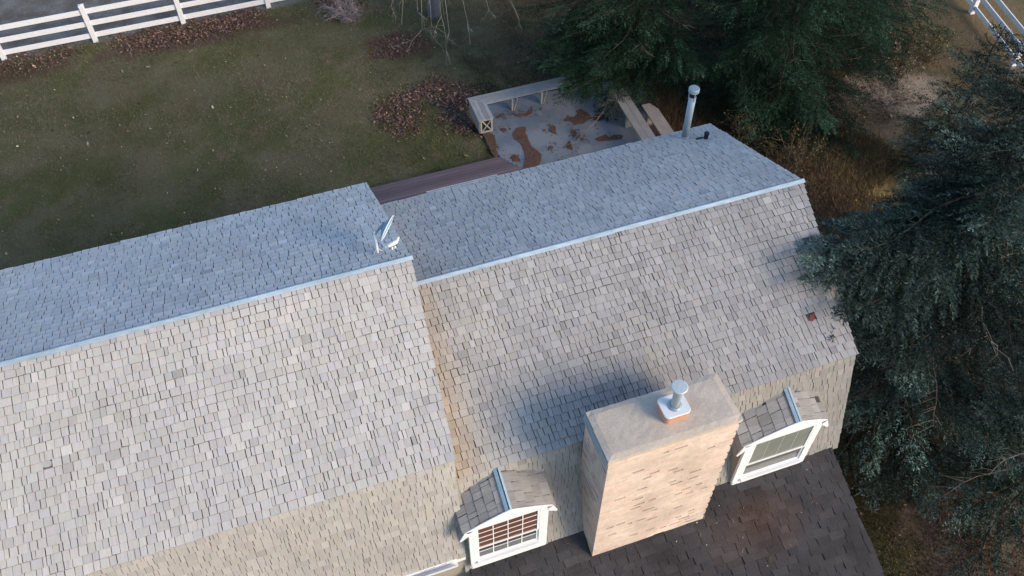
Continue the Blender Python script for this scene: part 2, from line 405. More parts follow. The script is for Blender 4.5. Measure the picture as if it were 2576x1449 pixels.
def c_right_front(x, t, r):
    base = mix3((0.41, 0.392, 0.365), (0.315, 0.313, 0.310), (x-1.5)/4.0)  # tree shade towards the right end painted into the shingle colour
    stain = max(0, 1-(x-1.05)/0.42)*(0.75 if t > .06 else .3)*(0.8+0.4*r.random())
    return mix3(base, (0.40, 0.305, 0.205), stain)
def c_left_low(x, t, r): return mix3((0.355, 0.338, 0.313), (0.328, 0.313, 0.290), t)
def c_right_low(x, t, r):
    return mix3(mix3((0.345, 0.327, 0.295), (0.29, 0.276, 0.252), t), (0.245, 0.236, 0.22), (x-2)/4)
def c_back_l(x, t, r): return (0.415, 0.445, 0.47)  # blue sky light painted into both back slope colours
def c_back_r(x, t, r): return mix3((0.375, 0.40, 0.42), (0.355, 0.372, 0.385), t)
def k(v): return lambda t: v
def ln(a, b): return lambda t: lerp(a, b, t)
# slipped and missing pieces
red_px = aty(2043, 800, YR)             # only to have a direction; intersect the slope plane
def on_slope(px, py, zr, front=True):
    v = ray(px, py); o = np.array([0, 0, CAM_H]); s = -1 if front else 1
    # plane: z = zr - (y-YR)*s*HH/W
    kk = HH/W*s
    tt = (zr+kk*YR*1.0 - kk*YR - CAM_H + 0) 
    # z = zr - kk*(y-YR)  ->  CAM_H+v2 t = zr - kk*(v1 t - YR)
    t_ = (zr+kk*YR-CAM_H)/(v[2]+kk*v[1])
    return o+v*t_
def slope_s(P): return abs(P[1]-YR)*math.hypot(1, HH/W)
hole = on_slope(2043, 800, ZR)
chipped = [on_slope(98, 1093, ZL), on_slope(118, 1168, ZL)]
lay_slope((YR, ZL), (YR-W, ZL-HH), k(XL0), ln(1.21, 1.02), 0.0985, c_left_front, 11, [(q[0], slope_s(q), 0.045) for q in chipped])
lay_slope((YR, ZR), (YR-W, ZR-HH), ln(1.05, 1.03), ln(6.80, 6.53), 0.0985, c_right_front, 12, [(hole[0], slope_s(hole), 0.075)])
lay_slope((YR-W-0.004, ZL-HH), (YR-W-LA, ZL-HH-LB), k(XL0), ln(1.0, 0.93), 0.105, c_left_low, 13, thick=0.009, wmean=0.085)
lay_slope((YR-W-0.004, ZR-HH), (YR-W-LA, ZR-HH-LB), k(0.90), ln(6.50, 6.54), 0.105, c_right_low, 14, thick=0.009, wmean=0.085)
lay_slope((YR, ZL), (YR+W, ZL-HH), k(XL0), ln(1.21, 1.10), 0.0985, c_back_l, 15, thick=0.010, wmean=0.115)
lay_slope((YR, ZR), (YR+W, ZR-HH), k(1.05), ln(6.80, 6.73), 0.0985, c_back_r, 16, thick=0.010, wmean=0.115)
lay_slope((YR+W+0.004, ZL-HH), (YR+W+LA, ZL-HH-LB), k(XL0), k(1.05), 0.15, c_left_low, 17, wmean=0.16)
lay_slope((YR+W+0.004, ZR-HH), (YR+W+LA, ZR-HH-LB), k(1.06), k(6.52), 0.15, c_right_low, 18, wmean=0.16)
areas = []
for V, c in SH:
    q = project(V[[8, 9, 11, 10]])
    inside = np.all((q[:, 0] > 10) & (q[:, 0] < 2566) & (q[:, 1] > 10) & (q[:, 1] < 1439))
    x, y = q[:, 0], q[:, 1]
    ar = 0.5*abs(np.dot(x, np.roll(y, -1))-np.dot(y, np.roll(x, -1)))
    areas.append(ar if inside else 0)
order = np.argsort(areas)[::-1]
big = set(order[:300].tolist())
rest = MB()
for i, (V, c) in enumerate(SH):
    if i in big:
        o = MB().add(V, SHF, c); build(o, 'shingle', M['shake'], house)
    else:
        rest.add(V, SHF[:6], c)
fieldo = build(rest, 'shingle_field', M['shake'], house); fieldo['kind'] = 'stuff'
# bare felt in the hole
mb = MB(); hv = []
for i in range(9):
    a_ = i*2*math.pi/9; rr = 0.07*(0.5+0.6*rnd.random())
    dy = math.sin(a_)*rr
    hv.append((hole[0]+math.cos(a_)*rr, hole[1]+dy, hole[2]+dy*HH/W+0.004))
mb.prism(hv, (0, 0, 0.006)); fo = build(mb, 'bare_felt', col_mat('red_felt', (0.19, 0.055, 0.042), use_col=False, amount=0.3), house)
fo['label'] = 'torn gap in the shingles showing red felt'
for q in chipped:
    mb = MB(); hv = [(q[0]+math.cos(a_)*rr*1.3, q[1]+math.sin(a_)*rr, q[2]+math.sin(a_)*rr*HH/W+0.004) for a_, rr in ((0.2, .05), (1.3, .04), (2.3, .055), (3.5, .05), (4.6, .035), (5.6, .05))]
    mb.prism(hv, (0, 0, 0.008), (0.40, 0.39, 0.375)); build(mb, 'broken_shingle', M['shake'], house)

# ridge caps: folded sheet metal in lengths
def ridge_cap(x0, x1, zr, wd=0.046, lift=0.021, mat='metal_blue'):
    kk = HH/W
    mb = MB(); x = x0; n = max(1, int(round((x1-x0)/2.4))); L = (x1-x0)/n
    for i in range(n):
        xa, xb = x0+i*L-(0.03 if i else 0), x0+(i+1)*L; z = zr+lift+0.003*(i % 2)
        wob = [rnd.uniform(-.006, .006) for _ in range(4)]
        pts = []
        for xx, wq in ((xa, wob[:2]), (xb, wob[2:])):
            yf, yb = wd+wq[0], wd*0.7+wq[1]
            pts += [(xx, YR-yf, z-yf*kk), (xx, YR, z+0.006), (xx, YR+yb, z-yb*kk), (xx, YR+yb, z-yb*kk-0.004), (xx, YR, z+0.001), (xx, YR-yf, z-yf*kk-0.004)]
        f = [(i_, (i_+1) % 6, 6+(i_+1) % 6, 6+i_) for i_ in range(6)]+[tuple(range(5, -1, -1)), tuple(range(6, 12))]
        mb.add(pts, f)
    o = build(mb, 'ridge_cap', M[mat], house); return o
ridge_cap(XL0, 1.215, ZL)
ridge_cap(1.07, 6.81, ZR)
# white gutter under the left wing and on the back edge
gz = ZL-HH-LB
mb = MB(); y0 = YR-W-LA
prof_g = [(y0-0.015, gz+0.0), (y0-0.015, gz-0.10), (y0-0.085, gz-0.10), (y0-0.105, gz-0.005), (y0-0.098, gz-0.005), (y0-0.080, gz-0.090), (y0-0.022, gz-0.090), (y0-0.022, gz)]
mb.prism([(XL0, y, z) for y, z in prof_g], (0.80-XL0, 0, 0)); build(mb, 'gutter', M['white'], house)
mb = MB(); mb.box((XL0, y0-0.01, gz-0.14), (0.92, y0+0.02, gz-0.012)); build(mb, 'fascia', M['white'], house)
gz2 = ZR-HH; mb = MB(); y0 = YR+W+0.03
prof_g = [(y0+0.0, gz2+0.008), (y0+0.0, gz2-0.05), (y0+0.035, gz2-0.05), (y0+0.042, gz2+0.0), (y0+0.036, gz2+0.0), (y0+0.03, gz2-0.042), (y0+0.006, gz2-0.042), (y0+0.006, gz2+0.008)]
ga = on_slope(1075, 490, ZR, False)[0]; gb = on_slope(1255, 447, ZR, False)[0]
mb.prism([(ga, y, z) for y, z in prof_g], (gb-ga, 0, 0)); build(mb, 'back_gutter', M['metal_blue'], house)

# ------------------------------------------------------------------ porch roof in asphalt shingles
PY0, PZ0 = YR-W-LA+0.02, ZR-HH-LB+0.02
PS = math.tan(R(21)); PLEN = 3.2
def porch(x, s, h=0.0):
    c, sn = math.cos(R(21)), math.sin(R(21))
    return np.array([x, PY0-s*c+h*(-sn), PZ0-s*sn+h*c])
PX0, PX1 = 0.96, 6.42
mb = MB(); mb.prism([porch(PX0, -0.05, -0.012), porch(PX1, -0.05, -0.012), porch(PX1-0.03, PLEN, -0.012), porch(PX0, PLEN, -0.012)], (0, 0, -0.14))
porch_deck = build(mb, 'porch_roof', M['deck_under'], house); porch_deck['label'] = 'dark asphalt shingled porch roof below the chimney'
mb = MB()
for xx in (1.3, 3.6, 6.1): mb.box((xx-.06, 1.75, 0), (xx+.06, 1.87, 2.72))
build(mb, 'porch_post', M['white'], house)
EX = 0.102; AS = []
r = random.Random(5)
for kx in range(int(PLEN/EX)):
    sb = (kx+1)*EX; x = PX0-r.random()*0.3
    while x < PX1:
        wd = r.choice((0.14, 0.17, 0.20, 0.24)); x1 = min(x+wd, PX1+0.02*r.random()); xa = max(x, PX0); x = x1
        if x1-xa < 0.05: continue
        j = [r.uniform(-0.012, 0.012) for _ in range(4)]; hb = r.uniform(0.010, 0.020)+(0.012 if r.random() < .12 else 0)
        V = np.array([porch(xa, sb-EX*1.7, -.004), porch(x1-.006, sb-EX*1.7, -.004), porch(x1-.006+j[0]*.5, sb+j[1], .004), porch(xa+j[2]*.5, sb+j[3], .004),
                      porch(xa, sb-EX*1.7, .001), porch(x1-.006, sb-EX*1.7, .001), porch(x1-.006+j[0]*.5, sb+j[1], hb+r.uniform(-.003, .008)), porch(xa+j[2]*.5, sb+j[3], hb+r.uniform(-.003, .008))])
        cx = (xa+x1)/2; br = max(0, 1-((cx-4.9)/0.9)**2-((sb-0.75)/0.55)**2)
        c = mix3((0.050, 0.049, 0.053), (0.062, 0.046, 0.040), br*0.8+r.uniform(0, .25)); g = math.exp(r.gauss(0, .09))
        AS.append((V, np.array(c)*g))
ar = []
for V, c in AS:
    q = project(V[4:8]); ins = np.any((q[:, 0] > 0) & (q[:, 0] < 2576) & (q[:, 1] > 0) & (q[:, 1] < 1449)); ar.append((0 if ins else 1, q[0, 2]))
o_ = sorted(range(len(AS)), key=lambda i: ar[i]); top = set(i for i in o_[:300] if ar[i][0] == 0)
rest = MB()
for i, (V, c) in enumerate(AS):
    if i in top: build(MB().add(V, BOXF, c), 'asphalt_shingle', M['asphalt'], porch_deck)
    else: rest.add(V, BOXF[1:], c)
ob = build(rest, 'asphalt_shingle_field', M['asphalt'], porch_deck); ob['kind'] = 'stuff'

g = np.random.default_rng(91); tv = []; tc_ = []
for i in range(46):
    p = porch(g.uniform(1.6, 6.2), g.uniform(.1, 1.6), .024); a = g.uniform(0, 6.28); l = g.uniform(.015, .07) if i % 3 else .018
    d_ = porch(p[0]+math.cos(a)*l, 0, 0)-porch(p[0], 0, 0)+(porch(0, math.sin(a)*l, 0)-porch(0, 0, 0)); w_ = np.cross(d_/np.linalg.norm(d_), [0, -.36, .93])*.005
    c = np.array((.5, .47, .42) if i % 3 == 0 else (.16, .10, .06))*math.exp(g.normal(0, .3)); tv += [[p-w_, p+w_, p+d_+w_*.5], [p-w_, p+d_+w_*.5, p+d_-w_*.5]]; tc_ += [c, c]
for i in range(420):
    p = porch(4.95+g.normal(0, .16), .55+g.normal(0, .12), .020+g.uniform(0, .012)); a = g.uniform(0, 6.28); l = g.uniform(.02, .06)
    d_ = np.array([math.cos(a)*l, math.sin(a)*l*.93, math.sin(a)*l*.36]); w_ = np.array([-d_[1], d_[0], 0])*.06
    tv.append([p-w_, p+w_, p+d_]); tc_.append(np.array((.10, .050, .030))*math.exp(g.normal(0, .3)))
ob = build_tris(np.array(tv), np.array(tc_), 'roof_debris', M['leaf'], house); ob['kind'] = 'stuff'

# ------------------------------------------------------------------ chimney
CX0, CX1, CY0, CY1 = 2.575, 4.225, 4.13, 4.78
CZ1, CZ0 = 6.555, 3.2
core = MB(); core.box((CX0+.05, CY0+.06, CZ0), (CX1-.05, CY1, CZ1-0.07))
chim = build(core, 'chimney', M['mortar_old'], house); chim['label'] = 'broad peach brick chimney with a grey concrete top'
BW, BH, J = 0.2, 0.056, 0.032
r = random.Random(21); side = MB(); mort = MB()
def bcol():
    g = math.exp(r.gauss(0, .035)); c = mix3((0.60, 0.495, 0.41), (0.60, 0.45, 0.365), r.random()**2)
    return np.array(c)*g
ncz = int((CZ1-0.07-CZ0)/(BH+J)); pit = (CZ1-0.07-CZ0)/ncz; jn = pit-BH
for i in range(ncz):
    z0 = CZ0+i*pit; x = CX0-(0.1 if i % 2 else 0)
    # front bricks
    while x < CX1-0.02:
        xa, xb = max(x, CX0), min(x+BW, CX1)
        pr = r.uniform(-0.0015, 0.0015)
        if xb-xa > 0.03:
            b_ = MB().box((xa+(.0005 if xa == CX0 else 0), CY0+pr, z0), (xb-(.0005 if xb == CX1 else 0), CY0+0.055, z0+BH), bcol()); build(b_, 'brick', M['brick'], chim)
            if xb < CX1: mort.box((xb, CY0+.001, z0-.0005), (xb+J, CY0+.03, z0+BH+.0005), bcol())
        x += BW+J
    # side bricks, left and right; shaded tone painted into brick and mortar colour
    y = CY0+(0.03 if i % 2 else 0.1)
    ya = CY0+0.031
    while ya < CY1:
        yb = min(ya+BW*(0.5 if (i % 2 and ya < CY0+.05) else 1), CY1)
        for sgn, xx in ((-1, CX0), (1, CX1)):
            side.box((min(xx, xx-sgn*.03)-(.001 if sgn < 0 else 0)*r.random(), ya, z0), (max(xx, xx-sgn*.03)+(.001 if sgn > 0 else 0)*r.random(), yb-.004*(r.random() > .5), z0+BH), bcol()*np.array([.92, .92, .95]))
        ya = yb+0.0002
    # bed joints, missing here and there
    x = CX0+.001
    while x < CX1-.001:
        cl = 0.5+0.5*math.sin(i*0.9+1.0)*math.sin(x*3+i*.35)
        if r.random() < 0.16+0.38*cl**2 and i < ncz-2 and CX0+.03 < x < CX1-.2: x += r.uniform(0.07, 0.17); xe = min(CX1-.001, x+r.uniform(.03, .12)); mort.box((x, CY0+.0008, z0+BH), (xe, CY0+.03, z0+pit), bcol()); x = xe; continue
        xe = min(CX1-.001, x+r.uniform(0.12, 0.35))
        mort.box((x, CY0+.0008, z0+BH), (xe, CY0+.03, z0+pit), bcol()); x = xe
    for sgn, xx in ((-1, CX0), (1, CX1)):
        ya = CY0+.031
        while ya < CY1:
            if sgn < 0 and r.random() < 0.16: ya += r.uniform(.06, .2); continue
            yb = min(CY1, ya+r.uniform(.06, .2)); mort.box((min(xx, xx-sgn*.028)+(.001 if sgn < 0 else 0), ya, z0+BH), (max(xx, xx-sgn*.028)-(.001 if sgn > 0 else 0), yb, z0+pit), bcol()*.93); ya = yb
so = build(side, 'side_brick', M['brick'], chim); so['kind'] = 'stuff'
mo = build(mort, 'mortar', M['brick'], chim); mo['kind'] = 'stuff'
# concrete top, softly domed and bevelled
mb = MB(); nx, ny = 22, 10; v = []; f = []
for j in range(ny+1):
    for i in range(nx+1):
        u, vv = i/nx, j/ny
        e = min(1, u*28, (1-u)*28)*min(1, vv*11, (1-vv)*11); zz = CZ1-0.016+0.016*e+0.012*math.sin(math.pi*u)*math.sin(math.pi*vv)
        v.append((lerp(CX0-.012, CX1+.012, u)+rnd.uniform(-.004, .004), lerp(CY0-.012, CY1+.01, vv)+rnd.uniform(-.004, .004), zz+rnd.uniform(-.002, .002)))
for j in range(ny):
    for i in range(nx): a = j*(nx+1)+i; f.append((a, a+1, a+nx+2, a+nx+1))
mb.add(v, f)
edge = [j for j in range(nx+1)]+[(j*(nx+1)+nx) for j in range(1, ny+1)]+[ny*(nx+1)+i for i in range(nx-1, -1, -1)]+[j*(nx+1) for j in range(ny-1, 0, -1)]
ev = [v[i] for i in edge]; lo = [(a, b, CZ1-.078) for a, b, c in ev]
ne = len(ev); mb.add(ev+lo, [(i, ne+i, ne+(i+1) % ne, (i+1) % ne) for i in range(ne)]); 
build(mb, 'concrete_cap', M['concrete'], chim, smooth=False)
# grey sloped flange along the left edge
mb = MB(); mb.prism([(CX0-.014, CY0-.01, CZ1-.05), (CX0-.014, CY1+.01, CZ1-.03), (CX0-.030, CY1+.02, CZ1-.16), (CX0-.022, CY0+.30, CZ1-.24), (CX0-.016, CY0-.005, CZ1-.16)], (-0.006, 0, 0))
build(mb, 'edge_flashing', M['galv'], chim)
# clay flue, plate, pipe, cap
fc = aty(1690, 1035, 4.44); FX, FY = 3.50, 4.46
def rrect(cx, cy, hw, hd, rad, z, n=5):
    out = []
    for qx, qy, a0 in ((1, 1, 0), (-1, 1, 90), (-1, -1, 180), (1, -1, 270)):
        for i in range(n+1):
            a = R(a0+90*i/n); out.append((cx+qx*(hw-rad)+rad*math.cos(a), cy+qy*(hd-rad)+rad*math.sin(a), z))
    return out
mb = MB(); mb.prism(rrect(FX, FY, 0.155, 0.135, .05, CZ1-.03), (0, 0, 0.165)); build(mb, 'clay_flue', M['clay'], chim)
p1 = rrect(FX, FY, 0.163, 0.143, .055, CZ1+.137); mb = MB(); mb.prism(p1, (0, 0, 0.02)); plate = build(mb, 'flue_plate', M['dish'], chim, bevel=0.006)
mb = MB(); mb.lathe((FX+.005, FY-.005, CZ1+.15), [(.085, 0.003), (.085, .012), (.062, .03), (.0615, .03)], 24); build(mb, 'pipe_collar', M['galv'], chim, smooth=False)
mb = MB(); mb.lathe((FX+.005, FY-.005, CZ1+.165), [(.050, 0), (.050, .34), (.056, .342), (.056, .36)], 24); build(mb, 'flue_pipe', M['cap'], chim, smooth=True)
mb = MB(); mb.lathe((FX+.005, FY-.005, CZ1+.535), [(.088, 0), (.094, .004), (.094, .022), (.086, .028), (.02, .031)], 32); build(mb, 'rain_cap', M['cap'], chim)

# ------------------------------------------------------------------ dormers
def dormer(x0, x1, xa, zs, za, zb, zeave, wbot, wtop, label, glass_u, glass_l, seed, muntin=True):
    """x0..x1 body, xa ridge x, zs shoulder z, za apex z, zb bottom"""
    r = random.Random(seed)
    YF = 4.455; BACK = 0.75; kr = 0.46                     # ridge climbs towards the house
    d = MB()
    poly = [(x0+.04, YF, zb), (x1-.04, YF, zb), (x1-.04, YF, zeave), (x1-.07, YF, zs-.03), (xa, YF, za-.03), (x0+.07, YF, zs-.03), (x0+.04, YF, zeave)]
    d.prism(poly, (0, 0.62, 0.0))
    body = build(d, 'dormer', M['siding'], house); body['label'] = label
    # roof planes: ridge to shoulder, then steep skirt
    up = np.array([0, 1.0, kr]); up /= np.linalg.norm(up)
    F = -0.03
    xs0, xs1 = x0-.005, x1+.005
    def house_front(p):      # distance in front of the steep slope / upper slope of the right wing
        y, z = p[1], p[2]
        if z < ZR-HH: return (YR-W-(ZR-HH-z)*LA/LB)-y
        return YR-(ZR-z)*W/HH-y
    bo = 0
    for sgn in (-1, 1):
        xe = xs0 if sgn < 0 else xs1
        A = np.array([xa, YF+F, za]); B = np.array([xe, YF+F, zs]); Cc = np.array([xe+sgn*0.055, YF+F, zeave])
        for (p, q, nc) in ((A, B, 5), (B, Cc, 2)):
            dn = q-p; Ln = np.linalg.norm(dn); dn /= Ln
            nn = np.cross(up, dn); nn = nn if nn[2] > 0 else -nn
            mb = MB(); mb.obox(p-nn*.03, dn*Ln, up*0.50, nn*.026); build(mb, 'roof_board', M['deck_under'], body)
            e = (Ln+.02)/nc
            for kx in range(nc):
                sb = (kx+1)*e; s = 0.0-r.random()*.02
                while s < 0.74:
                    wd = max(.05, min(.17, r.gauss(.105, .03))); s1 = s+wd; g = r.choice((.004, .006, .009))
                    mid = p+dn*(sb-e/2)+up*(s+wd/2)
                    if house_front(mid) > -0.005 and mid[1] < 4.97 and not (nc == 5 and kx == 4 and r.random() < .12):
                        a_, b_ = max(0, s), s1-g; h = .012+r.uniform(0, .008); u0 = max(0, sb-e*1.7)
                        jj = [r.uniform(-.006, .006) for _ in range(3)]
                        V = [p+dn*u0+up*a_-nn*.004, p+dn*u0+up*b_-nn*.004, p+dn*(sb+jj[0])+up*(b_+jj[2])+nn*.002, p+dn*(sb+jj[1])+up*(a_+jj[2])+nn*.002]
                        V += [V[0]+nn*.008, V[1]+nn*.008, p+dn*(sb+jj[0])+up*(b_+jj[2])+nn*h, p+dn*(sb+jj[1])+up*(a_+jj[2])+nn*h]
                        c = np.array((0.25, 0.245, 0.24) if sgn < 0 else (0.265, 0.252, 0.238))*math.exp(r.gauss(0, .10))  # right slope painted lighter and warmer, as if lit from that side
                        if np.dot(np.cross(up, dn), nn) > 0: fs = [tuple(reversed(f_)) for f_ in BOXF]
                        else: fs = BOXF
                        build(MB().add(V, fs, c), 'dormer_shingle', M['shake_y'], body)
                    s = s1
    # metal ridge strip
    mb = MB()
    for sgn in (-1, 1):
        xe = xs0 if sgn < 0 else xs1; dn = np.array([xe-xa, 0, zs-za]); dn /= np.linalg.norm(dn); nn = np.cross(up, dn); nn = nn if nn[2] > 0 else -nn
        mb.obox(np.array([xa, YF+F-.01, za+.004])+nn*.020, dn*(.045 if sgn < 0 else .030), up*.53, nn*.004)
    build(mb, 'ridge_strip', M['metal_deep'], body)
    # white gable board and casing (front of the wall)
    def pan(poly, y, dep, nm, mat='white', bev=0.003):
        m_ = MB(); m_.prism([(x, y, z) for x, z in poly], (0, dep, 0)); return build(m_, nm, M[mat], body, bevel=bev)
    y = YF-.046
    pan([(wbot[0]-.02, wtop[1]), (wbot[1]+.02, wtop[1]), (x1+.008, zs+.006), (lerp(x1, xa, .35), lerp(zs, za, .35)+.028), (lerp(x1, xa, .7), lerp(zs, za, .7)+.026), (xa, za+.016), (lerp(x0, xa, .7), lerp(zs, za, .7)+.026), (lerp(x0, xa, .35), lerp(zs, za, .35)+.028), (x0-.008, zs+.006)], y, .0145, 'gable_board')
    for sgn, xe in ((-1, x0), (1, x1)):       # eave returns
        s_ = sgn
        pan([(xe-s_*.06, zs-.06), (xe+s_*.006, zs+.004), (xe+s_*.075, zeave+.012), (xe+s_*.060, zeave-.012), (xe-s_*.05, zs-.10)], y-.004, .016, 'eave_return')
    wl, wr = wbot; zb0, zt0 = wtop
    pan([(x0+.045, zb), (wl, zb), (wl, wtop[1]+.02), (wl-.02, wtop[1]+.0), (x0+.045, zs-.06)], y+.003, .040, 'side_casing')
    pan([(wr, zb), (x1-.045, zb), (x1-.045, zs-.06), (wr+.02, wtop[1]), (wr, wtop[1]+.02)], y+.003, .040, 'side_casing')
    m_ = MB(); m_.box((wl-.012, YF-.085, zb0-.05), (wr+.012, YF+.03, zb0)); m_.box((x0+.055, YF-.05, zb), (x1-.055, YF-.005, zb0-.052)); build(m_, 'sill', M['white'], body, bevel=0.004)
    # sashes
    zm = lerp(zb0, zt0, 0.36)
    for nm, za0, za1, yy, gl, cols, rows in (('upper_sash', zm, zt0, YF-.020, glass_u, 4, 4), ('lower_sash', zb0, zm+.02, YF-.002, glass_l, 4 if muntin else 1, 2 if muntin else 1)):
        m_ = MB(); fw = .028
        m_.box((wl+.001, yy-.02, za0), (wl+fw, yy, za1)); m_.box((wr-fw, yy-.02, za0), (wr-.001, yy, za1))
        m_.box((wl+fw, yy-.02, za0), (wr-fw, yy, za0+fw)); m_.box((wl+fw, yy-.02, za1-fw), (wr-fw, yy, za1))
        sash = build(m_, nm, M['white'], body)
        m_ = MB(); m_.box((wl+fw, yy-.008, za0+fw), (wr-fw, yy-.004, za1-fw)); build(m_, 'pane', M[gl], body)
        th = .0055 if muntin else .0035; yo = -.014 if muntin else -.0085
        for i in range(1, cols):
            xx = lerp(wl+fw, wr-fw, i/cols); m_ = MB(); m_.box((xx-th, yy+yo, za0+fw), (xx+th, yy-.0082, za1-fw)); build(m_, 'muntin', M['white' if muntin else 'grille'], body)
        for i in range(1, rows):
            zz = lerp(za0+fw, za1-fw, i/rows); m_ = MB(); m_.box((wl+fw, yy+yo+.001, zz-th), (wr-fw, yy-.0083, zz+th)); build(m_, 'muntin', M['white' if muntin else 'glass_grey'], body)
    return body
dormer(0.93, 2.06, 1.50, 5.19, 5.44, 4.03, 5.01, (1.07, 1.90), (4.24, 5.20), 'dormer with a white paned window left of the chimney', 'glass_brown', 'glass_dark', 31)
dormer(4.74, 5.98, 5.50, 5.04, 5.25, 3.88, 4.84, (4.91, 5.83), (4.04, 5.02), 'dormer with a plain white window right of the chimney', 'glass_grey', 'glass_screen', 32, muntin=False)

# ------------------------------------------------------------------ things on the roof
vb = on_slope(1722, 347, ZR, False)
vp = thing('stove_pipe', 'tall galvanised stove pipe with a round cap on the back roof edge', 'stove pipe', tuple(vb))
mb = MB(); mb.lathe(vb+np.array([0, 0, -.06]), [(.056, 0), (.056, .90), (.054, .90)], 20); build(mb, 'pipe', M['galv'], vp, smooth=True)
mb = MB(); mb.lathe(vb+np.array([0, 0, -.03]), [(.12, -.02), (.10, .035), (.066, .06), (.060, .09)], 20); build(mb, 'flashing', M['galv'], vp)
mb = MB(); mb.lathe(vb+np.array([0, 0, .835]), [(.05, .004), (.05, .06)], 16); build(mb, 'pipe_mouth', M['black'], vp)
for q in (0.5, 2.6, 4.7):
    mb = MB(); o = vb+np.array([math.cos(q)*.055, math.sin(q)*.055, .78]); mb.tube([o, o+np.array([math.cos(q)*.008, math.sin(q)*.008, .17])], .009, 5); build(mb, 'cap_bracket', M['galv'], vp)
mb = MB(); mb.lathe(vb+np.array([0, 0, .935]), [(.080, 0), (.084, .004), (.084, .055), (.074, .066), (.02, .072)], 28); build(mb, 'cap', M['galv'], vp)
pb = on_slope(1775, 350, ZR, False)
pv = thing('plumbing_vent', 'small black plumbing vent with a bent strap beside the stove pipe', 'roof vent', tuple(pb))
mb = MB(); mb.lathe(pb+np.array([0, 0, -.03]), [(.036, 0), (.036, .13), (.042, .132), (.042, .16), (.03, .161)], 16); build(mb, 'vent_pipe', M['black'], pv)
mb = MB(); mb.lathe(pb+np.array([0, 0, -.02]), [(.09, 0), (.075, .03), (.045, .045)], 14); build(mb, 'boot', M['galv'], pv)
mb = MB(); q = on_slope(1752, 353, ZR, False); mb.obox(q+np.array([0, 0, .02]), pb-q+np.array([0, .01, .0]), (0.008, .03, -.008), (0, 0, .012)); build(mb, 'strap', M['black'], pv)

def dish():
    foot = on_slope(951, 640, ZL, False); foot = foot+np.array([0, 0, .03])
    t = thing('satellite_dish', 'white satellite dish seen edge on at the end of the taller ridge', 'satellite dish', tuple(foot))
    D = 11.55/FPX
    e1 = np.array([math.cos(YAW), math.sin(YAW), 0])                      # picture right
    e2 = np.array([-math.sin(YAW)*math.sin(PITCH), math.cos(YAW)*math.sin(PITCH), math.cos(PITCH)])   # picture up
    ed = np.cross(e1, e2); ed = -ed if ed.dot(foot-np.array([0, 0, CAM_H])) > 0 else ed   # towards the viewer
    def at(px, py, dep=0): return foot+e1*(px-951)*D-e2*(py-640)*D+ed*dep
    mb = MB(); mb.obox(foot+np.array([-.07, -.05, -.035]), (.14, 0, 0), (0, .10, -.035), (0, 0, .012)); mb.tube([foot+np.array([-.05, 0, 0]), at(949, 628, .02)], .010, 6); mb.tube([foot+np.array([.06, .02, -.01]), at(949, 628, .02)], .010, 6); build(mb, 'foot', M['galv'], t)
    mb = MB(); mb.tube([foot, at(948, 612, .05), at(944, 588, .08)], .017, 10); build(mb, 'mast', M['dish'], t, smooth=True)
    # reflector: shallow bowl, its rim plane almost holds the line of sight
    a, b = at(961, 611, .05), at(991, 549, .05); c0 = (a+b)/2; ax = (b-a)/2; ra = np.linalg.norm(ax); axn = ax/ra
    view = ed; left = np.cross(view, axn); left = left if left.dot(e1) < 0 else -left
    nrm = left*0.985+view*0.06; nrm /= np.linalg.norm(nrm)                 # back of the bowl points left
    bx = np.cross(nrm, axn); bx /= np.linalg.norm(bx)
    v = []; f = []; nr, na = 5, 28
    for sidez in (0, 1):
        for i in range(nr+1):
            for j in range(na):
                q = 2*math.pi*j/na; rr = i/nr; 
                h = 0.055*(1-rr*rr)+(0.006 if sidez else 0)
                v.append(c0+axn*ra*rr*math.cos(q)+bx*ra*0.92*rr*math.sin(q)+nrm*h)
    off = (nr+1)*na
    for sidez in (0, 1):
        for i in range(nr):
            for j in range(na):
                k2 = (j+1) % na; q = [i*na+j, i*na+k2, (i+1)*na+k2, (i+1)*na+j]; q = [x+sidez*off for x in q]; f.append(tuple(q if sidez else reversed(q)))
    for j in range(na): k2 = (j+1) % na; f.append((nr*na+j, nr*na+k2, off+nr*na+k2, off+nr*na+j))
    mb = MB(); mb.add(v, f); refl = build(mb, 'reflector', M['dish_face'], t, smooth=True)
    mb = MB(); mb.tube([c0+axn*ra*1.01*math.cos(q)+bx*ra*.93*math.sin(q)+nrm*.002 for q in np.linspace(0, 2*math.pi, 30)], .006, 6); build(mb, 'rim', M['dish'], refl, smooth=True)
    mb = MB(); mb.tube([at(946, 596, .08), c0+nrm*.08], .014, 8); mb.obox(c0+nrm*.055-axn*.05-bx*.05, axn*.1, bx*.1, nrm*.03); build(mb, 'back_bracket', M['galv'], t)
    arm = [at(954, 601, .02), at(962, 611, .10), at(968, 620, .16), at(978, 628, .22)]
    mb = MB(); mb.tube(arm, .009, 8); build(mb, 'feed_arm', M['dish'], t, smooth=True)
    l0, l1 = at(980, 626, .22), at(1006, 613, .22); dl = (l1-l0)
    mb = MB(); mb.tube([l0, l0+dl*.15, l0+dl*.55, l0+dl*.9, l1], [.016, .026, .030, .026, .010], 10); mb.tube([l1-dl*.1, l1+e2*.05+e1*.01], [.018, .014], 10); build(mb, 'feed_horn', M['dish'], t, smooth=True)
    mb = MB(); mb.tube([at(993, 628, .23), at(993, 634, .23)], .011, 6); mb.tube([at(1000, 625, .23), at(1000, 631, .23)], .011, 6); build(mb, 'cable_socket', M['dish'], t)
dish()

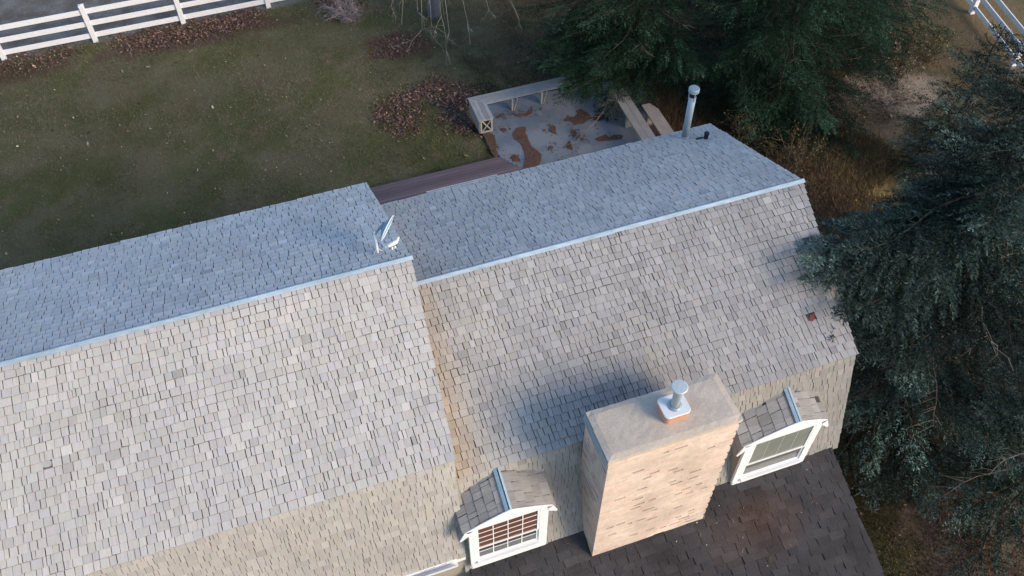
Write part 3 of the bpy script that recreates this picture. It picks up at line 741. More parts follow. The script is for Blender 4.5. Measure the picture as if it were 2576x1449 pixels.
# ------------------------------------------------------------------ fences
def fence(name, p0, p1, first, step, n, label, hgt=1.14):
    p0 = np.array([*p0, 0.0]); p1 = np.array([*p1, 0.0]); u = (p1-p0)/np.linalg.norm(p1-p0); v = np.array([-u[1], u[0], 0])
    t = thing(name, label, 'fence', tuple(p0))
    hw = .064
    for i in range(n):
        c = p0+u*(first+i*step)+np.array([0, 0, rnd.uniform(-.01, .01)])
        mb = MB(); mb.obox(c-u*hw-v*hw-np.array([0, 0, .1]), u*2*hw, v*2*hw, (0, 0, hgt+.1-.012)); po = build(mb, 'post', M['vinyl'], t, bevel=.006)
        cap = [c-u*.072-v*.072, c+u*.072-v*.072, c+u*.072+v*.072, c-u*.072+v*.072]; z = np.array([0, 0, hgt-.012])
        mb = MB(); mb.add([q+z for q in cap]+[q+z+np.array([0, 0, .012]) for q in cap]+[c+z+np.array([0, 0, .035])], [(3,2,1,0),(0,1,5,4),(1,2,6,5),(2,3,7,6),(3,0,4,7),(4,5,8),(5,6,8),(6,7,8),(7,4,8)]); build(mb, 'post_cap', M['vinyl'], po)
        if i < n-1:
            for zz in (.20, .57, .94):
                a = c+u*(hw-.0); sg = rnd.uniform(-.006, .006)
                mb = MB(); mb.obox(a-v*.019+np.array([0, 0, zz-.072+rnd.uniform(-.004, .004)]), u*(step-2*hw)+np.array([0, 0, sg]), v*.038, (0, 0, .144)); build(mb, 'rail', M['vinyl'], t, bevel=.005)
    return t
fence('rail_fence', (-11.2, 23.66), (20, 23.66), 0.0, 2.40, 14, 'white three rail vinyl fence along the far edge of the lawn')
fence('rail_fence', (20.6, 21.5), (18.55, 10.2), 0.0, 2.40, 5, 'white three rail vinyl fence glimpsed through the spruces at the upper right')

# ------------------------------------------------------------------ patio, deck, benches
mb = MB(); pp = [(4.72, 13.2), (9.6, 13.2), (9.6, 16.9), (8.9, 17.6), (6.2, 17.62), (4.80, 17.3)]
pp = [(4.95, 16.62), (5.02, 15.9), (5.2, 15.3), (5.3, 13.0), (9.5, 13.0), (9.5, 16.6), (8.8, 17.35), (6.9, 17.5), (5.2, 17.5)]
mb.prism([(x, y, -0.05) for x, y in pp], (0, 0, 0.09))
patio = build(mb, 'patio', M['patio'], org=(7, 15, 0)); tag(patio, 'blue grey worn patio slab with rusty bare patches', None, None, 'structure')
PB = []
def blob(pts, name='rust_patch', z=0.046):
    P = [atz(x, y, z) for x, y in pts]; n = len(P); out = []
    for i in range(n):
        a, b = P[i], P[(i+1) % n]
        for q in np.linspace(0, 1, 8)[:-1]:
            out.append(a+(b-a)*q+np.array([rnd.gauss(0, .006), rnd.gauss(0, .006), 0]))
    PB.append(np.array(P))
    m_ = MB(); m_.prism(out, (0, 0, .004)); build(m_, name, M['rust'], patio)
def z4(l): return [((1800+x/2.415)/1.59, (220+y/2.415)/1.59) for x, y in l]
for pts in ([(1100, 620), (1140, 590), (1200, 600), (1235, 565), (1215, 535), (1265, 520), (1320, 560), (1380, 595), (1340, 620), (1290, 660), (1200, 675), (1180, 640), (1115, 640)],
            [(1380, 600), (1420, 565), (1490, 575), (1495, 610), (1450, 635), (1385, 630)],
            [(1400, 810), (1450, 785), (1510, 765), (1530, 795), (1590, 770), (1670, 775), (1660, 810), (1560, 825), (1430, 835)],
            [(960, 700), (990, 675), (1020, 690), (1025, 765), (975, 745), (950, 730)],
            [(1170, 715), (1215, 735), (1225, 780), (1190, 795), (1180, 760)],
            [(1115, 890), (1155, 820), (1185, 905), (1175, 920), (1130, 895)],
            [(950, 890), (975, 875), (1000, 890), (985, 910), (955, 910)],
            [(1255, 800), (1280, 795), (1300, 812), (1275, 828), (1258, 820)],
            [(1030, 1030), (1060, 1010), (1120, 1010), (1110, 1030), (1050, 1050)],
            [(600, 760), (640, 705), (700, 690), (735, 700), (730, 750), (760, 820), (785, 880), (850, 930), (885, 965), (880, 1010), (850, 1080), (760, 1130), (700, 1110), (720, 1050), (730, 980), (700, 900), (690, 860), (620, 810)],
            [(320, 760), (380, 745), (435, 780), (440, 850), (450, 920), (475, 970), (440, 1000), (400, 940), (360, 860)],
            [(585, 980), (620, 955), (665, 990), (680, 1025), (610, 1030)],
            [(430, 610), (500, 560), (530, 570), (500, 600)], [(590, 560), (650, 570), (740, 560), (800, 490), (790, 560), (740, 590), (640, 590)],
            [(480, 720), (520, 700), (550, 720), (520, 745)], [(1270, 380), (1330, 330), (1390, 330), (1340, 400), (1290, 430)]):
    blob(z4(pts))
dk = thing('wooden_deck', 'low purple brown plank deck along the back of the house', 'deck', (2.0, 13.0, 0))
yy = 10.1; i = 0
while yy < 15.42:
    x1 = 5.05+min(0.45, max(0, 15.4-yy)*0.75)+rnd.uniform(-.01, .01)
    mb = MB(); c = np.array([0.135, 0.105, 0.118])*math.exp(rnd.gauss(0, .13)); mb.box((-1.5, yy, .14), (x1, yy+.088, .175+rnd.uniform(-.002, .002)), c); build(mb, 'plank', M['deck'], dk); yy += .094
mb = MB(); mb.box((-1.45, 15.36, 0.0), (4.98, 15.40, .139), (0.06, .045, .05)); mb.box((-1.4, 10.2, 0), (4.9, 10.3, .139), (0.06, .045, .05)); build(mb, 'joist', M['deck'], dk)
def v_leg(m_, x, y, along, z1, col):
    """board leg with a slanted brace"""
    if along == 'x':
        m_.box((x-.02, y-.12, .02), (x+.02, y+.14, z1), col); m_.prism([(x+.021, y-.13, .02), (x+.021, y-.09, .02), (x+.10, y-.14, z1), (x+.10, y-.19, z1)], (0.02, 0, 0), col)
    else:
        m_.box((x-.14, y-.02, .02), (x+.12, y+.02, z1), col); m_.prism([(x-.13, y-.045, .02), (x-.09, y-.045, .02), (x-.14, y-.085, z1), (x-.19, y-.085, z1)], (0, 0.02, 0), col)
GW = (0.245, 0.255, 0.268)
b1 = thing('patio_bench', 'long grey plank bench with a short return at the back left of the patio', 'bench', (6.2, 17.1, 0))
ST = 0.50
for i in range(4):
    y0 = 17.045+i*.091; mb = MB(); x0 = 4.86
    mb.prism([(x0+.0+(0.365-(y0-17.0+.0))*1.05, y0, ST-.035), (8.72, y0, ST-.035), (8.72, y0+.085, ST-.035), (x0+(0.365-(y0-17.0+.085))*1.05, y0+.085, ST-.035)], (0, 0, .035+rnd.uniform(0, .003)), np.array(GW)*math.exp(rnd.gauss(0, .1))); build(mb, 'seat_plank', M['wood_grey'], b1)
for i in range(4):
    x0 = 4.86+i*.097; x1 = x0+.091; mb = MB()
    mb.prism([(x0, 16.49, ST-.035), (x1, 16.49, ST-.035), (x1, 17.40-(x1-4.86)*.95-.008, ST-.035), (x0, 17.40-(x0-4.86)*.95-.008, ST-.035)], (0, 0, .038+rnd.uniform(0, .003)), np.array(GW)*1.15*math.exp(rnd.gauss(0, .08))); build(mb, 'seat_plank', M['wood_grey'], b1)
for x in (5.95, 6.75, 8.15):
    mb = MB(); v_leg(mb, x, 17.2, 'x', ST-.036, (0.33, 0.32, 0.30)); build(mb, 'leg', M['wood_grey'], b1)
mb = MB(); mb.box((4.88, 16.53, .05), (4.905, 17.35, ST-.04), (0.2, .2, .21)); build(mb, 'side_board', M['wood_grey'], b1)
mb = MB(); mb.box((4.91, 16.52, .04), (4.95, 16.545, ST-.04), (.34, .33, .31)); mb.box((5.19, 16.52, .04), (5.23, 16.545, ST-.04), (.34, .33, .31)); mb.box((4.95, 16.52, ST-.08), (5.19, 16.545, ST-.04), (.34, .33, .31)); mb.box((4.95, 16.52, .04), (5.19, 16.545, .08), (.34, .33, .31))
for s_ in (1, -1):
    a = np.array([4.95 if s_ > 0 else 5.19, 16.53, .08]); b = np.array([5.19 if s_ > 0 else 4.95, 16.53, ST-.08]); mb.tube([a+np.array([0, -.004*s_, 0]), b+np.array([0, -.004*s_, 0])], .016, 4, col=(.40, .39, .36))
build(mb, 'lattice_end', M['wood_grey'], b1)
mb = MB(); mb.box((4.955, 16.56, .05), (5.185, 16.57, ST-.05), (.03, .028, .025)); build(mb, 'end_panel', M['wood_grey'], b1)
b2 = thing('patio_bench', 'grey two plank bench along the right side of the patio', 'bench', (8.57, 15.4, 0))
for i in range(2):
    mb = MB(); mb.box((8.385+i*.185, 14.0, ST-.035), (8.385+i*.185+.178, 16.72, ST+rnd.uniform(0, .004)), np.array((0.27, 0.265, 0.262))*math.exp(rnd.gauss(0, .06))); build(mb, 'seat_plank', M['wood_grey'], b2)
for y in (14.45, 15.55, 16.6):
    mb = MB(); v_leg(mb, 8.57, y, 'y', ST-.036, (0.38, 0.36, 0.33)); build(mb, 'leg', M['wood_grey'], b2)
b3 = thing('plank_bench', 'wide pinkish grey plank bench outside the right patio bench', 'bench', (9.07, 15.0, 0))
mb = MB(); mb.prism([(8.905, 13.9, ST-.04), (9.245, 13.9, ST-.04), (9.245, 15.45, ST-.04), (9.12, 15.72, ST-.04), (8.905, 15.72, ST-.04)], (0, 0, .04), (0.30, 0.262, 0.245)); build(mb, 'seat_board', M['wood_grey'], b3, bevel=.004)
for y in (14.2, 15.4):
    mb = MB(); mb.box((8.94, y-.02, .02), (9.2, y+.02, ST-.041), (.3, .27, .25)); build(mb, 'leg', M['wood_grey'], b3)

# ------------------------------------------------------------------ spruces
def unit(v): return v/(np.linalg.norm(v, axis=-1, keepdims=True)+1e-9)
def spread_on(P, D, l, gap, u0, g):
    """points along many twigs at once: index of the twig, position 0..1"""
    ns = np.maximum(1, (l*(1-u0)/gap).astype(int)); idx = np.repeat(np.arange(len(l)), ns); k_ = np.arange(ns.sum())-np.repeat(np.cumsum(ns)-ns, ns)
    u = u0+(1-u0)*(k_+g.uniform(.1, .9, len(k_)))/ns[idx]; return idx, np.clip(u, 0, 1), k_
def spruce(base, H, RB, seed, label, z0=0.7, tint=(0.030, 0.052, 0.036), tip=(0.055, 0.078, 0.066), power=0.85, step=0.26, nb=8, limit=None, extra=(), fine=1.13, dead=0.05, vary=.28):
    g = np.random.default_rng(seed)
    base = np.array([*base, 0.0]); up = np.array([0, 0, 1.0])
    t = thing('spruce_tree', label, 'tree', tuple(base), 'spruces around the house')
    wood = MB(); tr = 0.011*H+0.05
    zz = np.linspace(-0.1, H*0.99, 9); wob = g.normal(0, .03, (9, 2)); wob[0] = 0
    wood.tube(np.column_stack([base[0]+wob[:, 0], base[1]+wob[:, 1], zz]), np.linspace(tr, .012, 9), 8, col=(0.07, 0.06, 0.05))
    VV = []; CC = []; specs = []; z = z0
    while z < H-0.15:
        f = (z-z0)/(H-z0); n = nb if f < .75 else max(5, nb-2); a0 = g.uniform(0, 6.28)
        for i in range(n):
            az = a0+i*2*math.pi/n+g.normal(0, .2); zb = z+g.uniform(-.12, .12)
            L = (RB*(1-f)**power+.12)*g.choice([1.0, .92, .8, .62])*g.uniform(.9, 1.1)
            if limit: L = limit(az, zb, L)
            if L > .15: specs.append((zb, az, L, f, g.random() < dead))
        z += step*(1-.4*f)*g.uniform(.85, 1.15)
    specs += [(*e, -1, False) for e in extra]
    tocam = unit(np.array([-base[0], -base[1], 0.0]))
    for (z, az, L, f, isdead) in specs:
        fixed = f < 0; f = .35 if fixed else f
        out = np.array([math.cos(az), math.sin(az), 0]); sidev = np.array([-out[1], out[0], 0])
        m = 9; s = np.linspace(0, 1, m)
        p0 = lerp(-.06, .5, f)+g.normal(0, .07); sag = lerp(.36, .06, f)*g.uniform(.7, 1.3); bend = g.normal(0, .14)
        if fixed: p0, sag, bend = .08, .26, g.normal(0, .04)
        hgt = L*(p0*s-sag*s**1.6+0.15*s**4); lat = L*(bend*s**2+.03*np.sin(s*9+g.uniform(0, 6)))
        axis = base+np.array([0, 0, z])+out*(L*s*.97)[:, None]+sidev*lat[:, None]+up*hgt[:, None]
        wc = np.array((0.055, .047, .040))*(3.0 if isdead else 1.0)
        wood.tube(axis-up*.012, np.linspace(.005+.007*L, .002, m), 4, cap=False, col=wc)
        tipq = project(axis[-1]); vis = -120 < tipq[0] < 2700 and -120 < tipq[1] < 1560
        if isdead:
            for q in range(int(4+L*3)):
                u = g.uniform(.3, 1); i0 = u*(m-1); i = min(int(i0), m-2); P = axis[i]+(axis[i+1]-axis[i])*(i0-i)
                dd = unit(out*.7+sidev*g.choice([-1, 1])*g.uniform(.4, 1)+up*g.uniform(-.4, .2)); l = g.uniform(.15, .45)
                wood.tube([P, P+dd*l*.5+g.normal(0, .02, 3), P+dd*l-up*.05], [.005, .004, .002], 3, cap=False, col=wc*1.15)
            continue
        if out.dot(tocam) < -.35: vis = False
        dens = fine*(1.5 if fixed else 1) if vis else fine*.36
        # side twigs, then fingers of needles on them
        nt_ = max(7, int(L/.068*dens)); u = np.linspace(.14, 1.0, nt_)+g.normal(0, .012, nt_); u = np.clip(u, .1, 1)
        fi = u*(m-1); i0 = np.minimum(fi.astype(int), m-2); fr = (fi-i0)[:, None]
        P = axis[i0]*(1-fr)+axis[i0+1]*fr; T = unit(axis[i0+1]-axis[i0])
        sg = np.where(np.arange(nt_) % 2 == 0, 1.0, -1.0); ang = g.uniform(.7, 1.15, nt_)*(1-.35*u)
        ang[-1] = .02
        l = (0.11+0.52*L*(1-u)*(.35+.65*np.minimum(1, u*2.6)))*g.uniform(.7, 1.2, nt_); l = np.clip(l, .09, .80)
        S = unit(np.cross(up, T)); D = unit(T*np.cos(ang)[:, None]+S*(sg*np.sin(ang))[:, None]+up*(g.normal(-.05, .12, nt_))[:, None])
        # fingers along the limb itself and along the twigs
        i1, u1, k1 = spread_on(P, D, l, .026/dens, .12, g)
        Pf = P[i1]+D[i1]*(l[i1]*u1)[:, None]-up*(l[i1]*.25*u1**2)[:, None]
        Df = D[i1]; Sf = unit(np.cross(up, Df)); sf = np.where(k1 % 2 == 0, 1.0, -1.0)
        an = g.uniform(.3, 1.2, len(i1)); an[u1 > .9] *= .3
        Df = unit(Df*np.cos(an)[:, None]+Sf*(sf*np.sin(an))[:, None]+up*g.normal(.12, .35, len(i1))[:, None])
        lf = np.clip((.036+.13*l[i1]*(1-u1))*g.uniform(.75, 1.3, len(i1)), .034, .085)
        nlimb = int(L/.05*dens); ul = g.uniform(.15, 1, nlimb); fi = ul*(m-1); i0 = np.minimum(fi.astype(int), m-2); fr = (fi-i0)[:, None]
        Pl = axis[i0]*(1-fr)+axis[i0+1]*fr; Tl = unit(axis[i0+1]-axis[i0]); Dl = unit(Tl+g.normal(0, .45, Tl.shape)+up*.15)
        Pf = np.vstack([Pf, Pl]); Df = np.vstack([Df, Dl]); lf = np.concatenate([lf, g.uniform(.07, .13, nlimb)])
        u1 = np.concatenate([u1, ul*.6]); nF = len(lf); Sf = unit(np.cross(up, Df)+g.normal(0, .25, Df.shape)); Uf = unit(np.cross(Df, Sf))
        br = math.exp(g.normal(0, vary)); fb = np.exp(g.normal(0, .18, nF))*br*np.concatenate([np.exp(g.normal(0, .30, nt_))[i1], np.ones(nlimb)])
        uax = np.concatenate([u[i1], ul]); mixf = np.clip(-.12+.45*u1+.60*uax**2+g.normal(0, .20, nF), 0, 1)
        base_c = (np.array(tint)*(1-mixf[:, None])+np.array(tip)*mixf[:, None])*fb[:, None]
        E_ = Pf+Df*lf[:, None]-up*(lf*.08)[:, None]
        wd = g.uniform(.008, .013, nF)[:, None]; mid = Pf+Df*(lf*.45)[:, None]
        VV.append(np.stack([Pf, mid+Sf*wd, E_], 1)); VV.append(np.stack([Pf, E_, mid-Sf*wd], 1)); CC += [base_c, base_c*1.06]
        nn_ = 4 if vis else 1
        for q in range(nn_):
            w_ = g.uniform(.1, 1.0, nF)[:, None]; sgn = 1 if q % 2 else -1; el = g.uniform(-.2, .9, nF)[:, None]
            Q = Pf+(E_-Pf)*w_; dirn = unit(Df*g.uniform(.5, 1.0, nF)[:, None]+Sf*sgn*.8+Uf*el)
            nl = g.uniform(.020, .036, nF)[:, None]; hw = g.uniform(.003, .0055, nF)[:, None]; sd = Df*.6-Sf*sgn*.5
            VV.append(np.stack([Q-sd*hw, Q+sd*hw, Q+dirn*nl], 1)); CC.append(base_c*np.exp(g.normal(.06, .18, nF))[:, None])
    build(wood, 'trunk', M['bark'], t)
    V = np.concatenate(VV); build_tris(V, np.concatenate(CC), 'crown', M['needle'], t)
    return len(V)
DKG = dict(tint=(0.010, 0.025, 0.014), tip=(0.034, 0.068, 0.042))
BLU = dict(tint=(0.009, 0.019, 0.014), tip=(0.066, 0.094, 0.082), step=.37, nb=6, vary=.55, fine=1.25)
tot = 0
def lim_patio(az, z, L): return min(L, 1.5) if math.sin(az) < -.75 else L
def lim_west(az, z, L): return min(L, 2.5) if math.cos(az) < -.75 else L
tot += spruce((9.3, 17.1), 10.5, 3.2, 101, 'dark green spruce hanging over the back of the patio benches', z0=.6, limit=lim_patio, extra=[(1.9, math.pi+.30, 3.0), (1.5, math.pi+.55, 3.0), (2.2, math.pi+.1, 2.9), (1.4, math.pi+.38, 2.7), (2.3, math.pi+.75, 2.7), (2.0, math.pi+1.9, 2.4), (1.7, math.pi+2.2, 2.6)], **DKG)
tot += spruce((12.4, 15.6), 11.5, 3.3, 102, 'dark green spruce behind the stove pipe', z0=.4, limit=lim_west, **DKG)
tot += spruce((15.7, 17.3), 11.0, 3.1, 103, 'dark spruce left of the glimpsed white fence', z0=.5, **DKG)
def lim_house(az, z, L):
    c, s_ = math.cos(az), math.sin(az)
    if c < -0.2 and z < 5.6: L = min(L, 2.3)
    if c < 0.2 and s_ > 0.25: L = min(L, 1.5)
    return L
tot += spruce((9.8, 6.2), 13.0, 3.2, 104, 'blue grey spruce reaching a branch over the right end of the roof', z0=1.0, limit=lim_house, dead=.10,
              extra=[(6.62, math.pi+.02, 3.8), (6.5, math.pi+.12, 3.85), (6.55, math.pi+.20, 3.6), (6.3, math.pi+.27, 3.7), (6.75, math.pi+.08, 3.3), (6.15, math.pi+.06, 3.95), (5.95, math.pi+.30, 3.8), (5.8, math.pi+.42, 3.5), (6.05, math.pi+.24, 3.5), (5.6, math.pi+.10, 3.0)], **BLU)
tot += spruce((11.2, 4.1), 9.0, 2.7, 105, 'blue grey spruce at the lower right beyond the porch roof', z0=.4, dead=.08, **BLU)
tot += spruce((13.2, 8.4), 10.0, 2.7, 106, 'blue grey spruce in the middle of the right edge', z0=.5, dead=.08, **BLU)
tot += spruce((17.6, 10.9), 10.0, 2.4, 107, 'dark blue spruce in front of the glimpsed fence', z0=.5, **BLU)
q = atz(2345, 430)
tot += spruce((q[0], q[1]), 4.2, 1.5, 109, 'small blue spruce at the edge of the pale path', z0=.25, **{**BLU, 'step': .24})
q = atz(1925, 330)
tot += spruce((q[0], q[1]), 2.6, 1.1, 110, 'young dark spruce in the shade beyond the right roof corner', z0=.2, **DKG)
print('needle triangles', tot)

# ------------------------------------------------------------------ bare tree and shrubs
def grow(mb, g, P, D, L, rad, depth, col, grav=-.05, spread=.6):
    n = 5; pts = [np.array(P, float)]; d = np.array(D, float)
    for i in range(n):
        d = unit(d+g.normal(0, .12, 3)+np.array([0, 0, grav])); pts.append(pts[-1]+d*L/n)
    mb.tube(pts, np.linspace(rad, rad*.55, n+1), 5 if rad > .01 else 3, cap=False, col=np.array(col)*math.exp(g.normal(0, .1)))
    if depth > 0:
        for i in range(g.integers(2, 5)):
            q = g.integers(2, n+1); dd = unit(d*.6+g.normal(0, spread, 3)); grow(mb, g, pts[q], dd, L*g.uniform(.45, .75), rad*.55, depth-1, col, grav, spread)
def bare_tree():
    b = atz(1093, 38); t = thing('bare_tree', 'bare deciduous tree with a grey trunk at the top of the lawn', 'tree', tuple(b)); g = np.random.default_rng(3)
    mb = MB(); mb.tube(np.array([b+np.array([0, 0, -.1]), b+np.array([0, 0, .12]), b+np.array([.0, .02, .6]), b+np.array([.05, .05, 3]), b+np.array([.0, .2, 6.5])]), [.22, .18, .165, .15, .10], 14, col=(0.150, .145, .165)); build(mb, 'trunk', M['bark'], t, smooth=True)
    mb = MB(); c = (0.20, .185, .165)
    for px, py, zt, z0 in ((1062, 75, 2.0, 3.6), (1130, 80, 2.3, 4.0), (1010, 62, 2.0, 3.2), (1175, 50, 2.2, 3.4), (1230, 25, 2.6, 4.2), (985, 20, 2.4, 3.8), (1085, 60, 2.6, 4.4), (1300, 35, 2.4, 3.5), (1110, 40, 2.8, 4.8), (1050, 30, 3.0, 5.0)):
        e = atz(px, py, zt); s0 = b+np.array([0, .02, z0]); mid = (s0+e)/2+np.array([0, 0, .55]); q3 = e*.72+mid*.28+np.array([0, 0, .25])
        mb.tube([s0, mid*.6+s0*.4+np.array([0, 0, .15]), mid, q3, e], [.035, .026, .017, .010, .004], 5, cap=False, col=c)
        for k_ in range(7):
            u = g.uniform(.45, 1.0); P = lerp(mid, e, (u-.45)/.55) if u < .9 else e
            dd = unit((e-mid)+g.normal(0, .55, 3)*np.linalg.norm(e-mid)); grow(mb, g, P, dd, g.uniform(.25, .6), .006, 1, c, -.1, .5)
    for k_ in range(14):
        az = g.uniform(0, 6.28); grow(mb, g, b+np.array([0, .1, g.uniform(3.5, 6.5)]), (math.cos(az)*.8, abs(math.sin(az))*.8, .6), g.uniform(1.2, 2.2), .04, 3, c, 0, .5)
    build(mb, 'branches', M['bark'], t)
bare_tree()
def shrub(base, h, n, seed, label, col=(0.20, 0.165, 0.155), leaf=None, nleaf=0, spread=.55, name='bare_shrub', depth=2, rad=.011):
    b = np.asarray(base, float); b[2] = 0; t = thing(name, label, 'shrub', tuple(b)); g = np.random.default_rng(seed); mb = MB()
    for i in range(n):
        az = g.uniform(0, 6.28); tl = g.uniform(.1, spread*1.6)
        grow(mb, g, b+np.array([g.normal(0, .08), g.normal(0, .08), -.02]), (math.cos(az)*tl, math.sin(az)*tl, 1), h*g.uniform(.5, .8), rad, depth, col, -.03, .5)
    br = build(mb, 'branches', M['bark'], t)
    if nleaf:
        pts = np.vstack(mb.v); P = pts[g.integers(0, len(pts), nleaf)]+g.normal(0, .03, (nleaf, 3)); P[:, 2] = np.maximum(P[:, 2], .03)
        a = unit(g.normal(0, 1, (nleaf, 3)))*g.uniform(.015, .035, (nleaf, 1)); c = unit(np.cross(a, g.normal(0, 1, (nleaf, 3))))*g.uniform(.012, .025, (nleaf, 1))
        C = np.array(leaf)*np.exp(g.normal(0, .3, (nleaf, 1)))
        build_tris(np.concatenate([np.stack([P-a, P+c, P+a], 1), np.stack([P-a, P+a, P-c], 1)]), np.concatenate([C, C]), 'leaves', M['leaf'], t)
    return t
shrub(atz(868, 48), 0.75, 46, 5, 'dense bare twiggy shrub at the top of the lawn left of the bare tree', (0.33, .27, .27), spread=.9)
for i, (px, py, h, n, lab, lf) in enumerate([
        (1860, 370, 1.0, 14, 'scrubby shrub right behind the stove pipe', (.12, .10, .04)), (1990, 420, 1.2, 16, 'scrubby shrub with dull yellow leaves beyond the right roof corner', (.13, .11, .04)),
        (2120, 330, 1.1, 16, 'loose shrub at the left edge of the pale path', (.15, .14, .07)), (2260, 190, 1.3, 16, 'pale leaved shrub behind the pale path', (.20, .19, .13)),
        (2340, 150, 1.2, 14, 'green leaved shrub below the glimpsed fence', (.11, .13, .04)), (2190, 590, 0.9, 14, 'thorny shrub right of the golden grass', (.14, .10, .03)),
        (1940, 520, 1.0, 14, 'brown scrub close to the right roof edge', (.10, .07, .035)), (2060, 250, 1.2, 14, 'scrub in the shade between the spruces', (.10, .08, .04))]):
    shrub(atz(px, py), h, n, 40+i, lab, (0.11, .085, .06), lf, 420, name='scrub_shrub', depth=2)

# ------------------------------------------------------------------ leaves, grass
def in_poly(P, poly):
    x, y = P[:, 0], P[:, 1]; ins = np.zeros(len(P), bool); n = len(poly)
    for i in range(n):
        x1, y1 = poly[i]; x2, y2 = poly[(i+1) % n]
        c = ((y1 > y) != (y2 > y)) & (x < (x2-x1)*(y-y1)/(y2-y1+1e-12)+x1); ins ^= c
    return ins
def leaf_tris(P, size, g, cols):
    n = len(P); az = g.uniform(0, 6.28, n); tl = g.normal(0, .35, n); L = size*np.exp(g.normal(0, .32, n)); wd = L*g.uniform(.45, .7, n)
    a = np.stack([np.cos(az), np.sin(az), tl], 1); b = np.stack([-np.sin(az), np.cos(az), g.normal(0, .35, n)], 1)
    p, q, s1, s2 = P-a*L[:, None]/2, P+a*L[:, None]/2, P+b*wd[:, None]/2+np.array([0, 0, .012]), P-b*wd[:, None]/2+np.array([0, 0, .008])
    C = cols[g.integers(0, len(cols), n)]*np.exp(g.normal(0, .25, (n, 1)))
    return np.concatenate([np.stack([p, s1, q], 1), np.stack([p, q, s2], 1)]), np.concatenate([C, C])
LEAFC = np.array([(0.120, .068, .056), (0.095, .055, .047), (0.145, .085, .066), (0.075, .044, .040), (0.21, .145, .105), (.06, .040, .034)])
def leaf_bed(pts, dens, seed, label, size=.058, blur=.16):
    g = np.random.default_rng(seed); poly = np.array([atz(*q)[:2] for q in pts]); lo, hi = poly.min(0)-.3, poly.max(0)+.3
    n = int((hi-lo).prod()*dens); P = g.uniform(lo, hi, (n, 2)); P = P[in_poly(P+g.normal(0, blur, P.shape), poly)]
    # clumpy thinning
    k_ = np.sin(P[:, 0]*5.1+1.3*np.sin(P[:, 1]*4.3))*np.sin(P[:, 1]*6.7+P[:, 0]*2.2); P = P[g.random(len(P)) < .72+.35*k_]
    P = np.column_stack([P, g.uniform(.0, .045, len(P))]); V, C = leaf_tris(P, size, g, LEAFC*1.35)
    c = poly.mean(0); o = build_tris(V, C, 'leaf_litter', M['leaf'], org=(c[0], c[1], 0)); tag(o, label, 'leaves', None, 'stuff')
leaf_bed([(270, 100), (440, 62), (560, 38), (665, 20), (664, 52), (520, 90), (410, 116), (320, 124)], 1500, 61, 'long drift of red brown leaves below the white fence')
leaf_bed([(-30, 155), (90, 130), (190, 108), (200, 128), (110, 165), (20, 188), (-30, 190)], 800, 62, 'thin drift of brown leaves at the left end of the fence')
leaf_bed([(945, 270), (1000, 240), (1060, 215), (1085, 200), (1130, 205), (1195, 235), (1185, 300), (1208, 328), (1150, 335), (1112, 320), (1128, 270), (1105, 235), (1060, 245), (1040, 270), (1052, 320), (1030, 345), (985, 330), (950, 300)], 1500, 63, 'ring shaped bed of dark red leaves beside the patio bench')
leaf_bed([(965, 105), (1000, 85), (1050, 98), (1072, 116), (1040, 122), (1005, 140), (970, 138)], 1100, 64, 'small heap of brown leaves in the middle of the lawn')
leaf_bed([(790, -40), (900, -40), (915, 25), (850, 30), (800, 12)], 1100, 65, 'brown leaves heaped under the bare shrub')
g = np.random.default_rng(70)
P = np.column_stack([g.uniform(-7, 9.5, 1500), g.uniform(12.5, 23.3, 1500), g.uniform(.005, .03, 1500)])
P = np.vstack([P, np.column_stack([g.uniform(6.5, 13, 260), g.uniform(1.5, 9, 260), g.uniform(.005, .03, 260)])])
P = P[~((P[:, 0] > 4.7) & (P[:, 0] < 9.6) & (P[:, 1] > 12) & (P[:, 1] < 17.6))]; P = P[g.random(len(P)) < .55]
V, C = leaf_tris(P, .052, g, np.array([(0.36, .31, .22), (0.30, .25, .17), (.22, .16, .10), (.03, .028, .02)])); o = build_tris(V, C, 'scattered_leaves', M['leaf'], org=(0, 18, 0)); tag(o, 'pale dead leaves scattered over the lawn', 'leaves', None, 'stuff')
def blades(P, h, wd, C, lean, g):
    n = len(P); az = g.uniform(0, 6.28, n); s = np.stack([np.cos(az), np.sin(az), np.zeros(n)], 1)*wd*.5
    az2 = g.uniform(0, 6.28, n); ln_ = g.uniform(.2, 1, n)*lean
    tipv = np.stack([np.cos(az2)*ln_, np.sin(az2)*ln_, np.ones(n)], 1); tipv = unit(tipv)*(h*g.uniform(.5, 1.2, n))[:, None]
    return np.stack([P-s, P+s, P+tipv], 1), C
def hashn(P, f):
    return (np.sin(P[:, 0]*f+1.7*np.sin(P[:, 1]*f*.7+.4))*np.sin(P[:, 1]*f*1.13+1.3*np.sin(P[:, 0]*f*.6))+1)/2
n = 240000
P = np.column_stack([g.uniform(-8, 9.8, n), g.uniform(12.2, 23.6, n), np.full(n, -.012)])
P = P[~((P[:, 0] > 4.7) & (P[:, 0] < 9.6) & (P[:, 1] > 12) & (P[:, 1] < 17.55))]; P = P[~((P[:, 0] < 5.2) & (P[:, 1] < 15.45))] if False else P
q = (hashn(P, .9)*.5+hashn(P, 2.3)*.5)[:, None]; C = np.array((0.086, .094, .042))*(1-q)+np.array((0.19, .175, .122))*q; C = C*np.exp(g.normal(0, .28, (len(P), 1)))
keep = g.random(len(P)) < (.35+.75*hashn(P, 1.6)); P = P[keep]; C = C[keep]
V, C = blades(P, .06, .013, C, 1.6, g); o = build_tris(V, C, 'lawn_grass', M['blade'], org=(0, 18, 0)); tag(o, 'short dull green winter lawn grass', 'grass', None, 'stuff')
